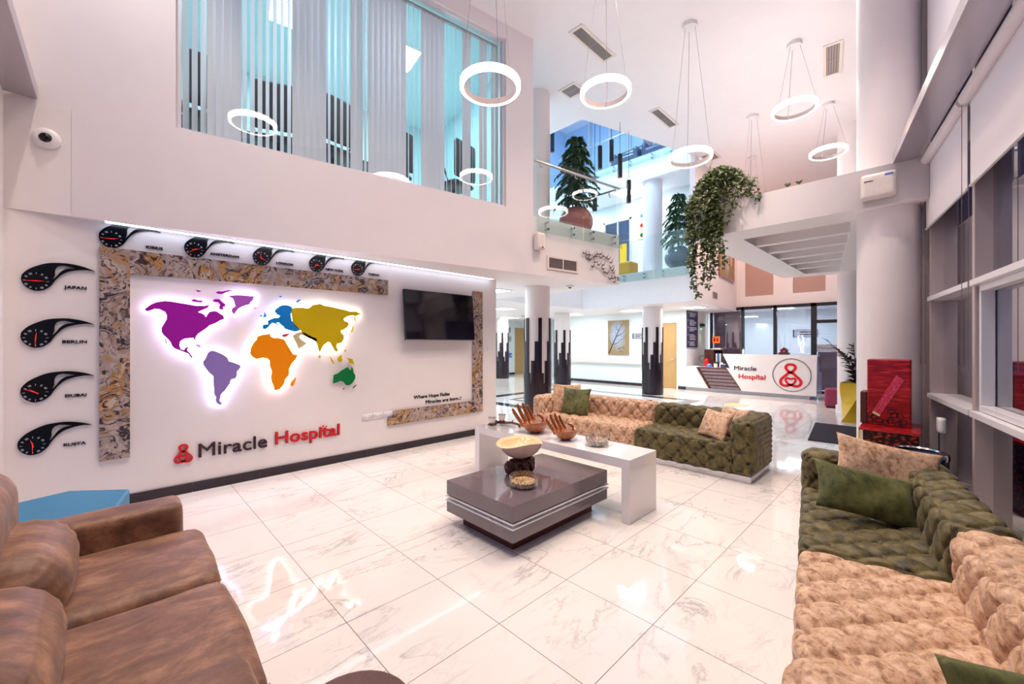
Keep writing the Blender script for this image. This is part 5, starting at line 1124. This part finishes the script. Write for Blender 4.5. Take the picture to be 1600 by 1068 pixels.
# waiting-room window blinds above the partition
for (y0, y1, z0, l) in ((3.6,4.45,3.2,'left peach roller blind high above the reception partition'),(2.2,3.05,3.2,'right peach roller blind high above the reception partition')):
    t = thing('roller_blind', l, 'blind', (15.83,(y0+y1)/2,6.3), -PI/2, 'peach roller blinds above reception'); h = (y1-y0)/2
    bm = bm_new(); box(bm, -h+.003,h-.003,-.01,.0,-3.1,0); obj('fabric', bm, M['peachblind'], t)
    bm = bm_new(); tube(bm, [(-h+.003,-.005,-.03),(h-.003,-.005,-.03)], .028, 12); obj('roller', bm, M['peachblind'], t)
bm = bm_new(); box(bm, 15.84, 15.845, 4.6,5.5,.1,2.72); o = obj('roller_blind', bm, M['mauveblind']); tag(o, 'drawn mauve blind behind the leftmost pane of the reception partition', 'blind')
bm = bm_new(); box(bm, 15.84, 15.845, 1.32,2.4,.1,1.3); o = obj('roller_blind', bm, M['mauveblind']); tag(o, 'mauve blind behind the lower part of the glass door by the column', 'blind')
t = thing('abstract_painting', 'framed pastel abstract painting on the peach upper wall behind the hanging plant', 'painting', (10.9+3.35*math.cos(B55)+.001, 4.25+3.35*math.sin(B55)-.001, 4.2), B55)
bm = bm_new(); box(bm, -.95,.95,-.03,0,-.5,.5); obj('canvas', bm, M['canvas'], t)
bm = bm_new()
for q in [(-1,1,-.55,-.5),(-1,1,.5,.55),(-1,-.95,-.5,.5),(.95,1,-.5,.5)]: box(bm, q[0], q[1], -.045, 0, q[2], q[3])
obj('frame', bm, M['potpink'], t)
for (x, z) in ((-.5,.1),(.1,-.1),(.55,.15)): bm = bm_new(); sphere(bm, (x,-.034,z), .16, (1,.05,1.3), 16, 10); obj('painted_figure', bm, M['beige'], t)
t = thing('wall_vent_grille', 'small louvred vent on the peach upper wall below the hanging plant', 'vent', (10.9+1.9*math.cos(B55), 4.25+1.9*math.sin(B55)-.001, 3.0), B55)
bm = bm_new(); box(bm, -.28,.28,-.02,0,-.1,.1); obj('frame', bm, M['ventframe'], t)
bm = bm_new()
for k in range(6): box(bm, -.25,.25,-.026,-.0201,-.085+k*.03,-.07+k*.03)
obj('louvre', bm, M['brownlouvre'], t)
# upstairs: hangings and pouf
t = thing('wall_hanging', 'cream fabric wall hanging with three round motifs on the upper floor wall', 'wall hanging', (12.899,6.80,5.55), -PI/2)
bm = bm_new()
for k in range(3): box(bm, -.15,.15,-.02,-.005,-.42+k*.33,-.16+k*.33)
obj('cloth', bm, M['cream'], t)
for k, m in enumerate(('leafdark','red','blueplastic')):
    bm = bm_new(); sphere(bm, (0,-.022,-.29+k*.33), .07, (1,.12,1), 20, 10); obj('motif', bm, M[m], t)
bm = bm_new(); tube(bm, [(0,-.01,-.45),(0,-.01,.55)], .006, 6); obj('cord', bm, M['brownlouvre'], t)
t = thing('round_pouf', 'mustard yellow upholstered pouf behind the upstairs glass', 'pouf', (11.5,6.65,3.65))
bm = bm_new(); roundbox(bm, -.25,.25,-.34,.34,.02,.44,.06,.05); obj('upholstery', bm, M['mustard'], t, smooth=True); bm = bm_new(); box(bm, -.2,.2,-.28,.28,0,.03); obj('base', bm, M['blackmat'], t)
t = thing('standing_banner', 'yellow banner leaning behind the mustard pouf upstairs', 'banner', (12.6,7.35,3.65), -PI/2+.1)
bm = bm_new(); box(bm, -.12,.12,-.01,.01,.04,1.35); obj('banner_sheet', bm, M['yellow'], t); bm = bm_new(); box(bm, -.15,.15,-.1,.1,0,.04); obj('foot', bm, M['steel'], t)
for (y, m, l) in ((7.0,'potgrey','dark teal armchair behind the top storey glass'),(5.9,'boardnavy','dark purple armchair behind the top storey glass')):
    t = thing('armchair', l, 'armchair', (12.35,y,7.32), -PI/2, 'armchairs on the top storey')
    bm = bm_new(); roundbox(bm, -.4,.4,-.35,.35,.1,.45,.08,.06); obj('seat', bm, M[m], t, smooth=True)
    bm = bm_new(); roundbox(bm, -.45,.45,.15,.4,.2,.85,.12,.06); obj('backrest', bm, M[m], t, smooth=True)
    for s in (-1,1): bm = bm_new(); roundbox(bm, s*.4-.08,s*.4+.08,-.35,.3,.1,.62,.07,.06); obj('armrest', bm, M[m], t, smooth=True)

# ================================================================== PLANTS
def leafquad(bm, p, d, n_, L, wd):
    d = d.normalized(); s = d.cross(n_); s = s.normalized() if s.length > 1e-6 else d.orthogonal().normalized(); up = s.cross(d)
    a = bm.verts.new(p); b = bm.verts.new(p+d*L*.45+s*wd/2+up*L*.06); c = bm.verts.new(p+d*L-up*L*.12); e = bm.verts.new(p+d*L*.45-s*wd/2+up*L*.06); m = bm.verts.new(p+d*L*.5-up*L*.03)
    bm.faces.new((a,b,m)); bm.faces.new((b,c,m)); bm.faces.new((a,m,e)); bm.faces.new((m,c,e))
def leafobj(name, bm, mat, parent):
    me = bpy.data.meshes.new(name); bm.to_mesh(me); bm.free(); me.materials.append(mat); return mobj(name, me, parent)
def pine(label, x, y, z, ph, pr, H, W_, potmat, seed, tiers=6):
    t = thing('potted_pine', label, 'plant', (x,y,z)); rn = random.Random(seed)
    bm = bm_new(); P_ = [(.001,0),(pr*.45,0)]+[(pr*math.cos(a), ph/2+ph/2*math.sin(a)) for a in [(-1.1+2.05*k/14) for k in range(15)]]+[(pr*.5,ph*.93),(.001,ph*.90)]; lathe(bm, P_, 48); obj('pot', bm, potmat, t, smooth=True)
    bm = bm_new(); lathe(bm, [(.001,ph*.94),(pr*.55,ph*.93)], 24); obj('soil', bm, M['soil'], t)
    bm = bm_new(); tube(bm, [(0,0,ph*.85),(.02,0,ph+(H-ph)*.5),(0,.01,H)], [.03,.022,.006], 8)
    lf = bm_new()
    for k in range(tiers):
        zc = ph+(H-ph)*(.12+.88*k/(tiers-1)); R_ = W_/2*(1-.62*(k/(tiers-1))**1.3)*(.8 if k == 0 else 1); nb = 9 if k < tiers-1 else 6
        for b in range(nb):
            a = 2*PI*(b+rn.random()*.5)/nb+k*.5; pts = []; Rb = R_*rn.uniform(.8,1.1)
            for q in range(9):
                s = q/8; pts.append(Vector((Rb*s*math.cos(a), Rb*s*math.sin(a), zc+Rb*(.45*s-.85*s*s-.0)*1.0)))
            tube(bm, pts, [.008*(1-s/9)+.002 for s in range(9)], 5)
            for q in range(1, 9):
                for j in range(9):
                    p = pts[q-1].lerp(pts[q], rn.random()); dr = (pts[q]-pts[q-1]).normalized(); sd = Vector((-math.sin(a), math.cos(a), 0))*(1 if j % 2 else -1)
                    leafquad(lf, p, dr*.9+sd*rn.uniform(.5,1.1)+Vector((0,0,rn.uniform(-.6,.1))), Vector((0,0,1)), rn.uniform(.12,.19)*(1-.4*q/9)*W_, .026)
    obj('branches', bm, M['stem'], t); leafobj('foliage', lf, M['leafdark'], t); return t
pine('bushy pine in a glossy pink ball pot on the balcony', 6.57, 4.88, 3.65, .62, .335, 1.94, 1.02, M['potpink'], 11, 7)
pine('bushy pine in a slate ball pot behind the upstairs glass on the right', 11.45, 4.93, 3.65, .66, .37, 2.1, 1.10, M['potgrey'], 12, 7)
# hanging plant on the canopy corner
t = thing('trailing_plant', 'large trailing ivy-like plant spilling over the canopy corner', 'plant', (6.72,2.22,3.66)); rn = random.Random(21)
bm = bm_new(); lathe(bm, [(.001,0),(.13,0),(.17,.24),(.15,.24),(.14,.2),(.001,.2)], 28); obj('pot', bm, M['creamout'], t, smooth='auto')
lf = bm_new(); vn = bm_new()
def leafcluster(p, out, n, L):
    for _ in range(n):
        d = (out+Vector((rn.uniform(-1,1), rn.uniform(-1,1), rn.uniform(-1.1,.4)))*.9); leafquad(lf, p+Vector((rn.uniform(-.03,.03),rn.uniform(-.03,.03),rn.uniform(-.03,.03))), d, Vector((-.7,-.2,.7)), L*rn.uniform(.7,1.2), L*.62)
for k in range(1300):
    a = rn.uniform(0, 2*PI); e = rn.random()**.6*PI/2; q = Vector((.30*math.cos(a)*math.cos(e), .40*math.sin(a)*math.cos(e), .50*math.sin(e)))*rn.uniform(.86,1.05)
    if q.x < -.24 and q.z < .05: continue
    leafcluster(q+Vector((-.05,0,.02)), q.normalized(), 2, .075)
def vine(y0, zb, n, x=-.27, sway=.06):
    pts = []; Z0 = .20+.12*rn.random(); ph = rn.uniform(0,6)
    for i in range(n+1):
        s = i/n; pts.append(Vector((x-.05-.03*math.sin(3*s+ph) if s > .1 else x+.1, y0*(1+.12*s)+sway*math.sin(4*s+ph)*s, Z0+(zb-Z0)*s)))
    tube(vn, pts, .0035, 5)
    for i in range(1, n+1):
        for m in range(4): leafcluster(pts[i-1].lerp(pts[i], rn.random()), Vector((-.6, rn.choice((-1,1))*.7, -.2)), 1, .068)
for (y0, zb, n) in [(.38,-.50,14),(.36,-.9,20),(.34,-1.25,24),(.30,-.75,16),(.26,-1.40,30),(.22,-1.0,22),(.20,-.62,14),(.14,-.9,20),(.10,-1.22,26),(.06,-1.1,26),(.05,-.7,18),(0,-1.30,28),(0,-.95,24),(-.04,-.8,18),(-.08,-1.0,24),(-.12,-.62,14),(-.15,-.45,12),(-.2,-.35,10),(-.30,-.15,9),(.18,-1.1,26),(.08,-.8,20),(.02,-.6,16),(.12,-.5,14),(-.05,-.5,14),(.28,-.5,12),(.31,-1.05,20)]: vine(y0, zb, n)
vine(-.42,-.05,8,-.26,.05); vine(-.5,-.12,8,-.24,.05)
obj('vines', vn, M['stem'], t); leafobj('leaves', lf, M['leafolive'], t)
bm = bm_new(); tube(bm, smooth_loop([(0,.1,.45),(-.05,.16,.62),(.0,.14,.8),(-.06,.17,.95)],4,False), .004, 5); lf2 = bm_new(); lf = lf2
for z in (.55,.65,.74,.83,.92): leafcluster(Vector((-.03,.15,z)), Vector((-.5,.2,.4)), 3, .05)
obj('upright_shoot', bm, M['stem'], t); leafobj('shoot_leaves', lf2, M['leafolive'], t)
for i, (X, Y, l) in enumerate(((6.7,1.35,'tiny plant tip showing over the top of the canopy edge, left one'),(6.7,1.22,'tiny plant tip showing over the top of the canopy edge, right one'))):
    tt = thing('small_plant', l, 'plant', (X,Y,3.66)); lf = bm_new(); bm = bm_new(); tube(bm, [(0,0,0),(0,0,.10)], .004, 5)
    for k in range(7): leafquad(lf, Vector((0,0,.07)), Vector((rn.uniform(-1,1),rn.uniform(-1,1),.9)), Vector((-1,0,0)), .07, .02)
    obj('stem', bm, M['stem'], tt); leafobj('leaves', lf, M['leafolive'], tt)
# yellow twisted planter with plum plant
px_, py_ = 10.55, .99
t = thing('tall_planter', 'tall twisted yellow planter with a dark leafy plant by the round column', 'plant', (px_,py_,0))
bm = bm_new(); rings = []; n = 4
for i in range(25):
    s = i/24; z = s*.78; r = .16+.05*abs(2*s-1)**1.2; tw = s*1.5; ring = []
    for k in range(24):
        a = 2*PI*k/24; q = r/ max(abs(math.cos(((a+PI/4) % (PI/2))-PI/4)), .72); ring.append(bm.verts.new((q*math.cos(a+tw), q*math.sin(a+tw), z)))
    rings.append(ring)
for i in range(24):
    for k in range(24): bm.faces.new((rings[i][k], rings[i][(k+1) % 24], rings[i+1][(k+1) % 24], rings[i+1][k]))
bm.faces.new(rings[0][::-1]); obj('planter_body', bm, M['yellow'], t, smooth='auto')
bm = bm_new(); cyl(bm, 0,0,.70,.75,.15,20); obj('soil', bm, M['soil'], t)
bm = bm_new(); lf = bm_new()
for k in range(9):
    a = 2*PI*k/9+.2; R_ = rn.uniform(.2,.42); h = rn.uniform(.35,.85); pts = [Vector((R_*s*s*math.cos(a), R_*s*s*math.sin(a), .74+h*s)) for s in (0,.25,.5,.75,1)]
    tube(bm, pts, .006, 5)
    for i in range(1,5):
        for j in range(4): leafquad(lf, pts[i-1].lerp(pts[i], rn.random()), Vector((math.cos(a+rn.uniform(-1.4,1.4)), math.sin(a+rn.uniform(-1.4,1.4)), rn.uniform(.1,.8))), Vector((0,0,1)), rn.uniform(.15,.22), .10)
obj('stems', bm, M['stem'], t); leafobj('leaves', lf, M['leafplum'], t)

# ================================================================== DRINKS MACHINE, BIN, WINDOW BLINDS
t = thing('drinks_machine', 'red drinks vending machine printed with a foil sachet, standing on the coffee-bean counter', 'vending machine', (6.15,.29,.666), -PI/2)
bm = bm_new(); box(bm, -.175,.175,-.17,.17,.0,.715); obj('cabinet', bm, M['redprint'], t, bevel=.012)
bm = bm_new(); box(bm, -.235,-.177,-.15,.10,.0,.35); obj('side_dispenser', bm, M['brownwood'], t, bevel=.008)
v_ = [(-.03,.0),(.095,.0),(.20,.0)]
S0 = [(-.16,.12),(-.075,.075),(.16,.47),(.075,.53),(.05,.51)]
me = with_mat(flat([[(-.125,.15),(-.065,.115),(.125,.50),(.060,.55)]], .004), M['sachet']); me.transform(Matrix.Translation((0,-.1705,0))); mobj('sachet_print', me, t)
me = with_mat(flat([[(-.132,.125),(-.072,.092),(-.065,.114),(-.125,.149)]], .005), M['cream']); me.transform(Matrix.Translation((0,-.1705,0))); mobj('sachet_tip', me, t)
bm = bm_new()
for (x, z, a) in ((-.19,.11,.5),(-.15,.09,1.2),(-.10,.05,.2),(-.04,.03,.9),(.06,.12,.8),(.12,.11,2.2),(.02,.06,1.5),(.03,.16,.2),(.15,.05,.4),(.1,.03,1.0),(-.2,.05,2.1)):
    x *= .76; L = [(x+.032*math.cos(2*PI*k/20)*math.cos(a)-.022*math.sin(2*PI*k/20)*math.sin(a), z+.032*math.cos(2*PI*k/20)*math.sin(a)+.022*math.sin(2*PI*k/20)*math.cos(a)) for k in range(20)]
    r_ = ribbon(L, .008, .003); me = bpy.data.meshes.new('t'); r_.to_mesh(me); r_.free(); bm.from_mesh(me); bpy.data.meshes.remove(me)
for v in bm.verts: v.co.y -= .1705
obj('printed_beans', bm, M['dark'], t)
t = thing('drinks_counter', 'red counter printed with coffee beans under the drinks machine', 'counter', (6.02,.275,0), -PI/2)
bm = bm_new(); box(bm, -.20,.22,-.34,.34,0,.64); obj('body', bm, M['beans'], t, bevel=.004)
bm = bm_new(); box(bm, -.235,.235,-.35,.35,.64,.664); obj('countertop', bm, M['redprint'], t, bevel=.003)
bm = bm_new(); box(bm, -.222,-.2001,-.342,.34,0,.64); obj('side_trim', bm, M['white'], t)
bm = bm_new(); box(bm, -.236,-.2221,-.345,.34,0,.64); obj('side_panel', bm, M['yellow'], t)
t = thing('steel_bin', 'round black bin with a polished steel rim between the sofa and the drinks counter', 'bin', CF(3.62, 3.60, 0))
bm = bm_new(); lathe(bm, [(.001,0),(.19,0),(.20,.55),(.001,.55)], 40); obj('body', bm, M['blackmat'], t, smooth='auto')
bm = bm_new(); lathe(bm, [(.19,.552),(.205,.552),(.205,.59),(.195,.605),(.15,.612),(.14,.60),(.15,.585),(.18,.575)], 40); obj('rim', bm, M['chrome'], t, smooth='auto')
t = thing('wall_dispenser', 'cream wall-mounted air unit on the canopy edge in front of the large column', 'air purifier', (6.499,.40,3.26), -PI/2)
bm = bm_new(); roundbox(bm, -.16,.16,-.11,0,0,.30,.03,.04); obj('housing', bm, M['ventframe'], t, smooth=True)
bm = bm_new(); box(bm, -.125,-.045,-.113,-.1101,.205,.215); obj('slot', bm, M['dark'], t)
bm = bm_new(); box(bm, .06,.13,-.113,-.1101,.245,.265); obj('badge', bm, M['blueplastic'], t)
for (a0, a1, l) in ((5.06,6.60,'white roller blind half drawn on the farthest window bay, beside the large column'),(3.53,5.00,'white roller blind half drawn on the middle window bay'),(2.03,3.47,'white roller blind half drawn on the bay nearest the camera')):
    t = thing('roller_blind', l, 'blind', WF(a1, 1.050, 3.61), A9+PI, 'white roller blinds on the windows'); L = a1-a0
    bm = bm_new(); tube(bm, [(0,0,0),(L,0,0)], .048, 24); obj('roller', bm, M['blindwhite'], t, smooth='auto')
    bm = bm_new(); box(bm, .01,L-.01,.024,.027,-.74,.0); obj('fabric', bm, M['blindwhite'], t)
    bm = bm_new(); box(bm, .01,L-.01,.014,.034,-.755,-.735); obj('bottom_bar', bm, M['alulight'], t, bevel=.004)
    for q in (-.003, L+.003): bm = bm_new(); box(bm, q-.003, q+.003, -.03, .045, -.05, .05); obj('bracket', bm, M['whitemat'], t)
    bm = bm_new(); tube(bm, [(-.012,.02,-.03),(-.012,.02,-2.3)], .0025, 5); tube(bm, [(-.012,-.02,-.03),(-.012,-.02,-2.3)], .0025, 5); obj('pull_chain', bm, M['brownlouvre'], t)
for (a0, a1, l) in ((5.06,6.60,'white upper roller blind above the silver beam, beside the large column'),(3.53,5.00,'white upper roller blind above the silver beam on the middle bay'),(2.03,3.47,'white upper roller blind above the silver beam nearest the camera')):
    t = thing('roller_blind', l, 'blind', WF(a1, 1.06, 6.45), A9+PI, 'upper white roller blinds'); L = a1-a0
    bm = bm_new(); tube(bm, [(0,0,0),(L,0,0)], .045, 20); obj('roller', bm, M['blindwhite'], t, smooth='auto')
    bm = bm_new(); box(bm, .01,L-.01,.024,.027,-2.6,0); obj('fabric', bm, M['blindwhite'], t)
t = thing('roller_blind', 'white roller blind on the window at the far left edge', 'blind', (-.70,4.88,3.60), -PI/2)
bm = bm_new(); tube(bm, [(0,0,0),(1.4,0,0)], .048, 24); obj('roller', bm, M['blindwhite'], t, smooth='auto')
bm = bm_new(); box(bm, .01,1.39,-.027,-.024,-.74,0); obj('fabric', bm, M['blindwhite'], t)
t = thing('power_adapter', 'white plug-in power box with a cable on the window post behind the bin', 'adapter', WF(5.85,1.06,.66), A9+PI)
bm = bm_new(); roundbox(bm, -.05,.05,-.03,.03,0,.15,.012,.03); obj('housing', bm, M['whitemat'], t, smooth=True)
bm = bm_new(); tube(bm, smooth_loop([(-.04,0,.14),(-.08,0,.12),(-.08,0,-.1),(-.07,0,-.5)],5,False), .005, 6); obj('cable', bm, M['blackmat'], t, smooth=True)
